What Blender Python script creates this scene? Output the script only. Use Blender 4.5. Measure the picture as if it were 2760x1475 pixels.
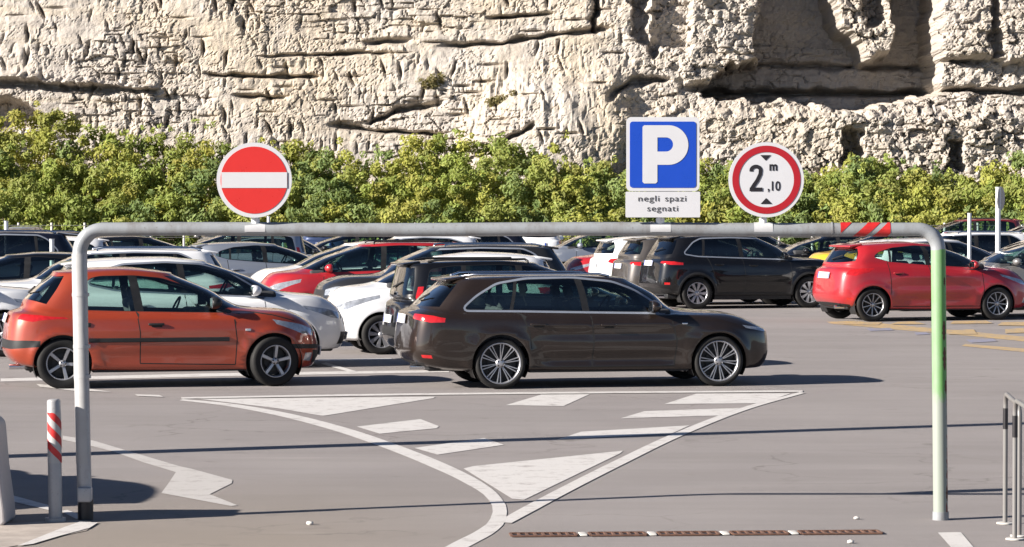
import bpy, bmesh, math, random
import numpy as np
from mathutils import Vector, Matrix
from mathutils.geometry import delaunay_2d_cdt

scene = bpy.context.scene
for _o in list(bpy.data.objects):
    bpy.data.objects.remove(_o)
COL = scene.collection
random.seed(7)
RNG = np.random.default_rng(7)

# ------------------------------------------------------------------ camera
CAM_H, FPX, HOR = 2.33, 8000.0, 545.0        # eye height, focal length and horizon in the photo's own pixels (2760 x 1475)
cam_data = bpy.data.cameras.new("camera")
cam = bpy.data.objects.new("camera", cam_data)
COL.objects.link(cam)
cam_data.sensor_width = 36.0
cam_data.lens = FPX / 2760.0 * 36.0
cam_data.clip_start, cam_data.clip_end = 0.5, 6000.0
PITCH = math.atan((737.5 - HOR) / FPX)
cam.location = (0, 0, CAM_H)
cam.rotation_euler = (math.radians(90) - PITCH, 0, 0)
scene.camera = cam

# ------------------------------------------------------------------ light
SUN_EL, SUN_AZ = math.radians(22.5), math.radians(68.0)
ldir = Vector((math.sin(SUN_AZ) * math.cos(SUN_EL), math.cos(SUN_AZ) * math.cos(SUN_EL), -math.sin(SUN_EL)))
world = bpy.data.worlds.new("World")
scene.world = world
world.use_nodes = True
wn = world.node_tree.nodes
wn.clear()
w_out = wn.new("ShaderNodeOutputWorld")
w_bg = wn.new("ShaderNodeBackground")
w_sky = wn.new("ShaderNodeTexSky")
w_sky.sky_type = 'NISHITA'
w_sky.sun_disc = False
w_sky.sun_elevation = SUN_EL
w_sky.sun_rotation = math.atan2(-ldir.x, -ldir.y)
w_sky.air_density, w_sky.dust_density, w_sky.ozone_density = 0.45, 0.1, 1.0
w_bg.inputs[1].default_value = 0.05
world.node_tree.links.new(w_sky.outputs[0], w_bg.inputs[0])
world.node_tree.links.new(w_bg.outputs[0], w_out.inputs[0])
sun_data = bpy.data.lights.new("sun", 'SUN')
sun_data.energy = 5.0
sun_data.angle = math.radians(0.53)
sun_data.color = (1.0, 0.93, 0.84)
sun = bpy.data.objects.new("sun", sun_data)
COL.objects.link(sun)
sun.location = (-60, -20, 60)
sun.rotation_euler = ldir.to_track_quat('-Z', 'Y').to_euler()

scene.view_settings.view_transform = 'Standard'
scene.view_settings.look = 'None'
scene.view_settings.exposure = 1.40
scene.view_settings.gamma = 1.0
scene.view_settings.use_curve_mapping = False
scene.render.engine = 'CYCLES'
scene.cycles.max_bounces = 8
scene.cycles.transparent_max_bounces = 24
scene.cycles.sample_clamp_indirect = 6.0

# ------------------------------------------------------------------ helpers
K = 2760.0 / 2576.0                           # working pixels (2576 wide) to photo pixels


def ground(px, py, z=0.0):
    """Photo pixel -> point on the ground."""
    d = (CAM_H - z) * FPX / (py - HOR)
    return Vector(((px - 1380.0) * d / FPX, d, z))


def at(px, py, d):
    """Photo pixel at distance d -> point."""
    return Vector(((px - 1380.0) * d / FPX, d, CAM_H + (HOR - py) * d / FPX))


def tag(o, label=None, cat=None, group=None, kind=None):
    if label: o["label"] = label
    if cat: o["category"] = cat
    if group: o["group"] = group
    if kind: o["kind"] = kind
    return o


def empty(name, loc=(0, 0, 0), rz=0.0):
    o = bpy.data.objects.new(name, None)
    o.empty_display_size = 0.2
    o.location = loc
    o.rotation_euler = (0, 0, rz)
    COL.objects.link(o)
    return o


def mesh_obj(name, verts, faces, mats, parent=None, smooth=False, normals=None, fmat=None, loc=None, rot=None):
    me = bpy.data.meshes.new(name)
    me.from_pydata([tuple(v) for v in verts], [], [tuple(int(i) for i in f) for f in faces])
    if not isinstance(mats, (list, tuple)):
        mats = [mats]
    for m in mats:
        me.materials.append(m)
    if fmat is not None:
        me.polygons.foreach_set("material_index", np.asarray(fmat, dtype=np.int32))
    if smooth:
        me.polygons.foreach_set("use_smooth", np.ones(len(me.polygons), dtype=bool))
    me.update()
    if normals is not None:
        me.normals_split_custom_set_from_vertices([tuple(n) for n in normals])
    o = bpy.data.objects.new(name, me)
    COL.objects.link(o)
    if parent is not None:
        o.parent = parent
    if loc is not None: o.location = loc
    if rot is not None: o.rotation_euler = rot
    return o


class MB:
    """Collects shapes into one mesh."""
    def __init__(self):
        self.v, self.f, self.m, self.s = [], [], [], []

    def add(self, v, f, m=0, s=False):
        n = len(self.v)
        self.v += [tuple(p) for p in v]
        self.f += [tuple(i + n for i in q) for q in f]
        self.m += [m] * len(f)
        self.s += [s] * len(f)

    def box(self, c, d, m=0, rot=None, bevel=0.0):
        if bevel > 0:
            bm = bmesh.new()
            bmesh.ops.create_cube(bm, size=1.0)
            for v in bm.verts:
                v.co = Vector((v.co.x * d[0], v.co.y * d[1], v.co.z * d[2]))
            bmesh.ops.bevel(bm, geom=bm.edges[:], offset=bevel, segments=3, affect='EDGES', profile=0.5)
            bm.verts.index_update()
            vs = [v.co.copy() for v in bm.verts]
            fs = [[v.index for v in f.verts] for f in bm.faces]
            bm.free()
            sm = True
        else:
            x, y, z = d[0] / 2, d[1] / 2, d[2] / 2
            vs = [Vector(p) for p in ((-x, -y, -z), (x, -y, -z), (x, y, -z), (-x, y, -z), (-x, -y, z), (x, -y, z), (x, y, z), (-x, y, z))]
            fs = [(0, 3, 2, 1), (4, 5, 6, 7), (0, 1, 5, 4), (1, 2, 6, 5), (2, 3, 7, 6), (3, 0, 4, 7)]
            sm = False
        if rot is not None:
            vs = [rot @ v for v in vs]
        c = Vector(c)
        self.add([v + c for v in vs], fs, m, sm)

    def tube(self, path, r, m=0, n=16, caps=True):
        path = [Vector(p) for p in path]
        rs = r if isinstance(r, (list, tuple)) else [r] * len(path)
        vs, fs = [], []
        up = None
        for i, p in enumerate(path):
            d = (path[min(i + 1, len(path) - 1)] - path[max(i - 1, 0)]).normalized()
            if up is None:
                up = Vector((0, 0, 1)) if abs(d.z) < 0.9 else Vector((0, 1, 0))
            a = d.cross(up).normalized()
            b = a.cross(d).normalized()
            up = b
            for k in range(n):
                t = 2 * math.pi * k / n
                vs.append(p + (a * math.cos(t) + b * math.sin(t)) * rs[i])
        for i in range(len(path) - 1):
            for k in range(n):
                k2 = (k + 1) % n
                fs.append((i * n + k, i * n + k2, (i + 1) * n + k2, (i + 1) * n + k))
        self.add(vs, fs, m, True)
        if caps:
            self.add([vs[k] for k in range(n)], [tuple(range(n))], m)
            self.add([vs[(len(path) - 1) * n + k] for k in range(n)], [tuple(reversed(range(n)))], m)

    def lathe_y(self, prof, m=0, n=48, c=(0, 0, 0), s=True, a0=0.0, a1=2 * math.pi):
        """Profile of (radius, y) turned about the y axis."""
        full = abs(a1 - a0 - 2 * math.pi) < 1e-6
        cols = n if full else n + 1
        vs, fs = [], []
        for (r, y) in prof:
            for k in range(cols):
                t = a0 + (a1 - a0) * k / n
                vs.append((c[0] + r * math.cos(t), c[1] + y, c[2] + r * math.sin(t)))
        for i in range(len(prof) - 1):
            for k in range(n):
                k2 = (k + 1) % cols if full else k + 1
                fs.append((i * cols + k, i * cols + k2, (i + 1) * cols + k2, (i + 1) * cols + k))
        self.add(vs, fs, m, s)

    def build(self, name, mats, parent=None, loc=None, rot=None):
        o = mesh_obj(name, self.v, self.f, mats, parent, loc=loc, rot=rot, fmat=self.m)
        o.data.polygons.foreach_set("use_smooth", np.asarray(self.s, dtype=bool))
        return o


def prism(mb, pts, y0, y1, m=0):
    """Polygon in x,z (counter-clockwise seen from -y) pulled from y0 (front) to y1."""
    n = len(pts)
    vs = [(p[0], y0, p[1]) for p in pts] + [(p[0], y1, p[1]) for p in pts]
    fs = [tuple(range(n)), tuple(range(2 * n - 1, n - 1, -1))]
    for i in range(n):
        j = (i + 1) % n
        fs.append((i, i + n, j + n, j))
    mb.add(vs, fs, m)


# ------------------------------------------------------------------ materials
def new_mat(name):
    m = bpy.data.materials.new(name)
    m.use_nodes = True
    nt = m.node_tree
    b = nt.nodes["Principled BSDF"]
    return m, nt, b


def node(nt, t, **kw):
    n = nt.nodes.new(t)
    for k, v in kw.items():
        setattr(n, k, v)
    return n


def noise_tex(nt, scale, detail=5.0, rough=0.6, vec=None, dist=0.0):
    n = node(nt, "ShaderNodeTexNoise")
    n.inputs["Scale"].default_value = scale
    n.inputs["Detail"].default_value = detail
    n.inputs["Roughness"].default_value = rough
    n.inputs["Distortion"].default_value = dist
    if vec is not None:
        nt.links.new(vec, n.inputs["Vector"])
    return n.outputs["Fac"]


def ramp(nt, fac, stops):
    r = node(nt, "ShaderNodeValToRGB")
    e = r.color_ramp.elements
    while len(e) < len(stops):
        e.new(0.5)
    for i, (p, c) in enumerate(stops):
        e[i].position = p
        e[i].color = (c, c, c, 1) if isinstance(c, (int, float)) else (*c, 1)
    nt.links.new(fac, r.inputs[0])
    return r.outputs[0]


def mixc(nt, fac, a, b, mode='MIX'):
    m = node(nt, "ShaderNodeMix", data_type='RGBA', blend_type=mode)
    for sock, v in ((m.inputs[0], fac), (m.inputs[6], a), (m.inputs[7], b)):
        if hasattr(v, "is_output"):
            nt.links.new(v, sock)
        elif isinstance(v, (int, float)):
            sock.default_value = v
        else:
            sock.default_value = (*v, 1)
    return m.outputs[2]


def coords(nt, kind="Object", scale=(1, 1, 1)):
    tc = node(nt, "ShaderNodeTexCoord")
    mp = node(nt, "ShaderNodeMapping")
    mp.inputs["Scale"].default_value = scale
    nt.links.new(tc.outputs[kind], mp.inputs[0])
    return mp.outputs[0]


def bump(nt, b, h, strength, dist):
    n = node(nt, "ShaderNodeBump")
    n.inputs["Strength"].default_value = strength
    n.inputs["Distance"].default_value = dist
    nt.links.new(h, n.inputs["Height"])
    nt.links.new(n.outputs[0], b.inputs["Normal"])


def plain(name, col, rough=0.5, metal=0.0, coat=0.0, var=0.12, vscale=9.0, spec=0.5):
    """A colour with slight procedural unevenness."""
    m, nt, b = new_mat(name)
    v = coords(nt)
    f = ramp(nt, noise_tex(nt, vscale, 5, 0.65, v), [(0.3, 0.0), (0.72, 1.0)])
    lo = tuple(c * (1 - var) for c in col)
    hi = tuple(min(1, c * (1 + var)) for c in col)
    nt.links.new(mixc(nt, f, lo, hi), b.inputs["Base Color"])
    r = node(nt, "ShaderNodeMapRange")
    r.inputs["To Min"].default_value = max(0.02, rough - 0.06)
    r.inputs["To Max"].default_value = min(1, rough + 0.08)
    nt.links.new(f, r.inputs[0])
    nt.links.new(r.outputs[0], b.inputs["Roughness"])
    b.inputs["Metallic"].default_value = metal
    b.inputs["Coat Weight"].default_value = coat
    b.inputs["Coat Roughness"].default_value = 0.03
    b.inputs["Specular IOR Level"].default_value = spec
    return m


def paint(name, col, metal=0.25, rough=0.38, dirt=0.10, spec=0.5):
    """Car paint: flake base, clear coat, faint dust."""
    m, nt, b = new_mat(name)
    v = coords(nt)
    fl = noise_tex(nt, 900, 1, 0.5, v)
    d = ramp(nt, noise_tex(nt, 2.6, 6, 0.7, v), [(0.42, 0.0), (0.8, 1.0)])
    c = mixc(nt, fl, tuple(x * 0.88 for x in col), tuple(min(1, x * 1.1) for x in col))
    mm = node(nt, "ShaderNodeMath", operation='MULTIPLY')
    nt.links.new(d, mm.inputs[0])
    mm.inputs[1].default_value = dirt
    c = mixc(nt, mm.outputs[0], c, (0.30, 0.26, 0.22))
    nt.links.new(c, b.inputs["Base Color"])
    b.inputs["Metallic"].default_value = metal
    b.inputs["Roughness"].default_value = rough
    b.inputs["Specular IOR Level"].default_value = spec
    b.inputs["Coat Weight"].default_value = 1.0
    r = node(nt, "ShaderNodeMapRange")
    r.inputs["To Min"].default_value = 0.025
    r.inputs["To Max"].default_value = 0.09
    nt.links.new(d, r.inputs[0])
    nt.links.new(r.outputs[0], b.inputs["Coat Roughness"])
    return m


def glass(name, tint, gloss=1.0):
    m = bpy.data.materials.new(name)
    m.use_nodes = True
    nt = m.node_tree
    nt.nodes.clear()
    out = node(nt, "ShaderNodeOutputMaterial")
    tr = node(nt, "ShaderNodeBsdfTransparent")
    tr.inputs[0].default_value = (*tint, 1)
    gl = node(nt, "ShaderNodeBsdfGlossy")
    gl.inputs["Roughness"].default_value = 0.015
    gl.inputs[0].default_value = (1, 1, 1, 1)
    fr = node(nt, "ShaderNodeFresnel")
    fr.inputs[0].default_value = 1.52
    v = coords(nt)
    bp = node(nt, "ShaderNodeBump")
    bp.inputs["Strength"].default_value = 0.05
    bp.inputs["Distance"].default_value = 0.01
    nt.links.new(noise_tex(nt, 2.0, 2, 0.5, v), bp.inputs["Height"])
    nt.links.new(bp.outputs[0], gl.inputs["Normal"])
    mu = node(nt, "ShaderNodeMath", operation='MULTIPLY')
    nt.links.new(fr.outputs[0], mu.inputs[0])
    mu.inputs[1].default_value = gloss
    mx = node(nt, "ShaderNodeMixShader")
    nt.links.new(mu.outputs[0], mx.inputs[0])
    nt.links.new(tr.outputs[0], mx.inputs[1])
    nt.links.new(gl.outputs[0], mx.inputs[2])
    nt.links.new(mx.outputs[0], out.inputs[0])
    return m


M_PAINT = paint("paint_base", (0.4, 0.4, 0.4))
M_GLASS = glass("window_glass", (0.62, 0.76, 0.72), 1.8)
M_DARKGLASS = glass("privacy_glass", (0.10, 0.12, 0.13), 1.8)
M_TYRE = plain("tyre_rubber", (0.013, 0.0125, 0.0125), 0.75, var=0.3, vscale=14, spec=0.3)
M_RIM = plain("rim_alloy", (0.42, 0.42, 0.44), 0.35, metal=0.75, var=0.15)
M_RIM_DARK = plain("brake_dark", (0.03, 0.03, 0.03), 0.6, var=0.3)
M_BLACK = plain("black_plastic", (0.015, 0.015, 0.016), 0.5, var=0.25, spec=0.35)
M_GAP = plain("panel_gap", (0.008, 0.008, 0.008), 0.8)
M_CHROME = plain("chrome_trim", (0.62, 0.64, 0.68), 0.16, metal=1.0, var=0.05)
M_ALU = plain("satin_trim", (0.24, 0.265, 0.315), 0.32, metal=0.25, coat=0.6, var=0.04)
M_RED_LENS = plain("red_lens", (0.42, 0.012, 0.014), 0.12, coat=1.0, var=0.25, vscale=22)
M_CLEAR_LENS = plain("clear_lens", (0.50, 0.52, 0.55), 0.14, metal=0.55, coat=1.0, var=0.35, vscale=16)
M_PLATE = plain("plate_white", (0.72, 0.72, 0.70), 0.35, var=0.05)
M_PLATE_BLUE = plain("plate_blue", (0.02, 0.06, 0.35), 0.35)
M_INTERIOR = plain("interior_cloth", (0.035, 0.036, 0.04), 0.85, var=0.3)
M_SEAT = plain("seat_cloth", (0.07, 0.07, 0.075), 0.85, var=0.3)

# ------------------------------------------------------------------ cars: a spline skin over rings of knots, cut along its real panel lines
def pchip_slopes(h, d):
    """h: (n-1,), d: (n-1, ...) secants -> slopes (n, ...)"""
    n = len(h) + 1
    m = np.zeros((n,) + d.shape[1:])
    hh = h.reshape((-1,) + (1,) * (d.ndim - 1))
    w1 = 2 * hh[1:] + hh[:-1]
    w2 = hh[1:] + 2 * hh[:-1]
    same = (d[1:] * d[:-1]) > 0
    with np.errstate(divide='ignore', invalid='ignore'):
        hm = (w1 + w2) / (w1 / d[:-1] + w2 / d[1:])
    m[1:-1] = np.where(same, hm, 0.0)
    m[0], m[-1] = d[0], d[-1]
    return m


def pchip(x, y, q):
    """y: (n, ...), q: (k,) -> (k, ...)"""
    x = np.asarray(x, float); y = np.asarray(y, float); q = np.asarray(q, float)
    h = np.diff(x)
    d = np.diff(y, axis=0) / h.reshape((-1,) + (1,) * (y.ndim - 1))
    m = pchip_slopes(h, d)
    i = np.clip(np.searchsorted(x, q, side='right') - 1, 0, len(h) - 1)
    sh = (-1,) + (1,) * (y.ndim - 1)
    t = ((q - x[i]) / h[i]).reshape(sh)
    hi = h[i].reshape(sh)
    return ((1 + 2 * t) * (1 - t) ** 2 * y[i] + t * (1 - t) ** 2 * hi * m[i] + t * t * (3 - 2 * t) * y[i + 1] + t * t * (t - 1) * hi * m[i + 1])


def cinterp(pairs, x):
    p = sorted(pairs)
    if len(p) == 1:
        return np.full(np.shape(x), p[0][1])
    xs = np.array([a for a, _ in p]); ys = np.array([b for _, b in p])
    return pchip(xs, ys, np.clip(np.asarray(x, float), xs[0], xs[-1]))


NS, NT = 13, 11                                # knot units along (rear centre .. front centre) and up (sill .. roof centre)


class Skin:
    def __init__(self, m):
        self.m = m
        P = np.zeros((NT + 1, NS + 1, 3))
        for k, r in enumerate(m["rings"]):
            xr, xf, w = r["xr"], r["xf"], r["w"]
            wr, wf = r.get("wr", w - 0.03), r.get("wf", w - 0.04)
            rb, rc, fb, fc = r["rb"], r["rc"], r["fb"], r["fc"]
            x0, x1 = xr + rb + rc, xf - fb - fc
            fr = np.linspace(0, 1, 6)
            xs = [xr, xr + .12 * rb, xr + .5 * rb, xr + rb + .28 * rc] + list(x0 + (x1 - x0) * fr) + [xf - fb - .28 * fc, xf - .5 * fb, xf - .12 * fb, xf]
            side = [wr + (w - wr) * math.sin(math.pi / 2 * min(1, f / .42)) if f < .42 else wf + (w - wf) * math.sin(math.pi / 2 * min(1, (1 - f) / .58)) for f in fr]
            ys = [0, .45 * wr, .78 * wr, .94 * wr] + side + [.94 * wf, .78 * wf, .45 * wf, 0]
            P[k, :, 0] = xs
            P[k, :, 1] = ys
            P[k, :, 2] = cinterp(r["z"], np.array(xs))
            cr = r.get("crown", 0.0)
            P[k, :, 2] += cr * (1 - (np.array(ys) / max(w, 1e-6)) ** 2)
        # roof crown and centre line
        e = P[NT - 2]
        P[NT - 1] = e * np.array([1, .55, 1]) + np.array([0, 0, m["roof_crown"] * .72])
        P[NT] = e * np.array([1, 0, 1]) + np.array([0, 0, m["roof_crown"]])
        for q, f in ((NT - 1, .72), (NT, 1.0)):
            # the crown dies away towards header and tail
            ex = np.minimum(1, np.minimum((e[:, 0] - e[0, 0]) / .5, (e[-1, 0] - e[:, 0]) / .6) * .8 + .35)
            P[q, :, 2] = e[:, 2] + m["roof_crown"] * f * ex
        self.ds = 0.05
        sq = np.arange(0, NS + 1e-9, self.ds)
        tq = np.arange(0, NT + 1e-9, self.ds)
        A = pchip(np.arange(NS + 1), np.transpose(P, (1, 0, 2)), sq)      # (ns, R, 3)
        G = pchip(np.arange(NT + 1), np.transpose(A, (1, 0, 2)), tq)      # (nt, ns, 3)
        X, Y, Z = G[..., 0], G[..., 1], G[..., 2]
        # wheel-arch flare and door sculpting, in metres
        sidew = np.clip((Y - .55 * m["W"]) / (.3 * m["W"]), 0, 1)
        for xw in (m["xr"], m["xf"]):
            rr = np.hypot(X - xw, Z - m["R"])
            Y = Y + sidew * m.get("flare", .018) * np.exp(-((rr - m["arch"] - .02) / .055) ** 2)
        mid = 1 / (1 + np.exp(-(X - m["xr"] - .55) / .09)) / (1 + np.exp((X - m["xf"] + .55) / .09))
        for (zc, zw, amp) in m.get("sculpt", [(.40, .09, -.022), (.72, .05, .008)]):
            Y = Y + sidew * mid * amp * np.exp(-((Z - zc) / zw) ** 2)
        G = np.stack([X, Y, Z], -1)
        self.G = G
        gs = np.gradient(G, axis=1)
        gt = np.gradient(G, axis=0)
        N = -np.cross(gs, gt)
        ln = np.linalg.norm(N, axis=-1, keepdims=True)
        N = N / np.maximum(ln, 1e-9)
        N[:, 0, 1] = 0; N[:, -1, 1] = 0; N[-1, :, 1] = 0
        N = N / np.maximum(np.linalg.norm(N, axis=-1, keepdims=True), 1e-9)
        self.N = N

    def ev(self, st, F=None):
        F = self.G if F is None else F
        st = np.atleast_2d(np.asarray(st, float))
        a = np.clip(st[:, 0] / self.ds, 0, F.shape[1] - 1.001)
        b = np.clip(st[:, 1] / self.ds, 0, F.shape[0] - 1.001)
        i, j = a.astype(int), b.astype(int)
        u, v = (a - i)[:, None], (b - j)[:, None]
        return (F[j, i] * (1 - u) * (1 - v) + F[j, i + 1] * u * (1 - v) + F[j + 1, i] * (1 - u) * v + F[j + 1, i + 1] * u * v)

    def inv(self, p, axes, s0, s1, t0, t1):
        """Surface parameters whose two named coordinates are p."""
        i0, i1 = int(round(s0 / self.ds)), int(round(s1 / self.ds)) + 1
        j0, j1 = int(round(t0 / self.ds)), int(round(t1 / self.ds)) + 1
        sub = self.G[j0:j1, i0:i1][..., list(axes)]
        d = ((sub - np.array(p)) ** 2).sum(-1)
        j, i = np.unravel_index(np.argmin(d), d.shape)
        st = np.array([(i + i0) * self.ds, (j + j0) * self.ds])
        ax = list(axes)
        for _ in range(4):
            e = .02
            f0 = self.ev(st)[0][ax]
            J = np.stack([(self.ev(st + np.array([e, 0]))[0][ax] - self.ev(st - np.array([e, 0]))[0][ax]) / (2 * e), (self.ev(st + np.array([0, e]))[0][ax] - self.ev(st - np.array([0, e]))[0][ax]) / (2 * e)], 1)
            if abs(np.linalg.det(J)) < 1e-7:
                break
            st = st + np.clip(np.linalg.solve(J, np.array(p) - f0), -.06, .06)
            st = np.array([min(max(st[0], s0), s1), min(max(st[1], t0), t1)])
        return st

    def side(self, pts, t0=0.2, t1=9.2, s0=2.6, s1=10.6):
        return np.array([self.inv(p, (0, 2), s0, s1, t0, t1) for p in pts])


def densify(poly, step):
    out = []
    n = len(poly)
    for i in range(n):
        a, b = np.array(poly[i], float), np.array(poly[(i + 1) % n], float)
        k = max(1, int(math.ceil(np.linalg.norm(b - a) / step)))
        out += [a + (b - a) * j / k for j in range(k)]
    return out


def rounded(poly, r, seg=4):
    """Round the corners of a polygon."""
    out = []
    n = len(poly)
    for i in range(n):
        p = np.array(poly[i], float); a = np.array(poly[i - 1], float); b = np.array(poly[(i + 1) % n], float)
        la, lb = np.linalg.norm(a - p), np.linalg.norm(b - p)
        q = min(r, la * .45, lb * .45)
        p0, p1 = p + (a - p) / la * q, p + (b - p) / lb * q
        for k in range(seg + 1):
            t = k / seg
            out.append((1 - t) ** 2 * p0 + 2 * t * (1 - t) * p + t * t * p1)
    return out


def offset_poly(poly, d):
    """Grow (d>0) a polygon."""
    p = np.array(poly, float)
    area = .5 * np.sum(p[:, 0] * np.roll(p[:, 1], -1) - np.roll(p[:, 0], -1) * p[:, 1])
    sg = 1 if area > 0 else -1
    e = np.roll(p, -1, 0) - p
    nrm = np.stack([e[:, 1], -e[:, 0]], 1) * sg
    nrm /= np.maximum(np.linalg.norm(nrm, axis=1, keepdims=True), 1e-9)
    b = nrm + np.roll(nrm, 1, 0)
    b /= np.maximum((b * b).sum(1, keepdims=True) / 2, .35)
    return p + b * d


def inside(poly, q):
    x, y = q[:, 0], q[:, 1]
    r = np.zeros(len(q), bool)
    p = np.array(poly)
    j = len(p) - 1
    for i in range(len(p)):
        c = ((p[i, 1] > y) != (p[j, 1] > y))
        with np.errstate(divide='ignore', invalid='ignore'):
            xx = (p[j, 0] - p[i, 0]) * (y - p[i, 1]) / (p[j, 1] - p[i, 1]) + p[i, 0]
        r ^= c & (x < xx)
        j = i
    return r


def rim_mesh(style, R, Rr):
    mb = MB()
    y = .098
    mb.lathe_y([(Rr * 1.02, y - .004), (Rr * 1.0, y + .004), (Rr * .95, y), (Rr * .92, y - .02), (Rr * .90, y - .07)], 0)
    mb.lathe_y([(Rr * .90, y - .07), (Rr * .86, -.02)], 1)
    mb.lathe_y([(Rr * .86, -.02), (.02, -.02)], 1, n=24, s=False)
    mb.lathe_y([(Rr * .60, .0), (Rr * .60, .012), (.05, .012)], 1, n=32, s=False)       # brake disc
    spokes = []
    if style == "five":
        spokes = [(2 * math.pi * k / 5 + .3, .21, .26) for k in range(5)]
    elif style == "ten":
        spokes = [(2 * math.pi * k / 10, .085, .105) for k in range(10)]
    elif style == "double":
        for k in range(10):
            a = 2 * math.pi * k / 10
            spokes += [(a - .085, .05, .062), (a + .085, .05, .062)]
    elif style == "twin5":
        for k in range(5):
            a = 2 * math.pi * k / 5
            spokes += [(a - .16, .11, .12), (a + .16, .11, .12)]
    elif style == "cover":
        spokes = [(2 * math.pi * k / 9, .17, .42) for k in range(9)]
    elif style == "steel":
        spokes = [(2 * math.pi * k / 12, .30, .25) for k in range(12)]
    r0, r1 = Rr * .16, Rr * .95
    for (a, wi, wo) in spokes:
        ca, sa = math.cos(a), math.sin(a)
        vs = []
        for (r, w, yy) in ((r0, wi * Rr, y - .022), (r1 * .6, (wi + wo) / 2 * Rr, y - .010), (r1, wo * Rr, y - .006)):
            for (dx, dy) in ((-w / 2, -.03), (-w * .36, 0), (w * .36, 0), (w / 2, -.03)):
                vs.append((r * ca - dx * sa, yy + dy, r * sa + dx * ca))
        fs = []
        for i in range(2):
            for k in range(3):
                fs.append((i * 4 + k, i * 4 + k + 1, (i + 1) * 4 + k + 1, (i + 1) * 4 + k))
        mb.add(vs, fs, 0, False)
    mb.lathe_y([(Rr * .24, y - .035), (Rr * .22, y - .014), (Rr * .10, y - .008), (.001, y - .006)], 0, n=20)
    if style != "cover":
        for k in range(5):
            a = 2 * math.pi * k / 5 + .2
            mb.lathe_y([(.011, y - .018), (.011, y - .006), (.001, y - .005)], 1, n=8, c=(Rr * .165 * math.cos(a), 0, Rr * .165 * math.sin(a)))
    return mb


def tyre_mesh(R, Rr):
    mb = MB()
    prof = [(Rr * .9, -.08), (Rr, -.098), (Rr + .012, -.107), (R - .045, -.112), (R - .018, -.105), (R - .004, -.088), (R, -.07)]
    for g in (-.045, 0, .045):
        prof += [(R, g - .006), (R - .007, g - .004), (R - .007, g + .004), (R, g + .006)]
    prof += [(R, .07), (R - .004, .088), (R - .018, .105), (R - .045, .112), (Rr + .012, .107), (Rr, .098), (Rr * .99, .09)]
    mb.lathe_y(prof, 0, n=56)
    return mb


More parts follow.
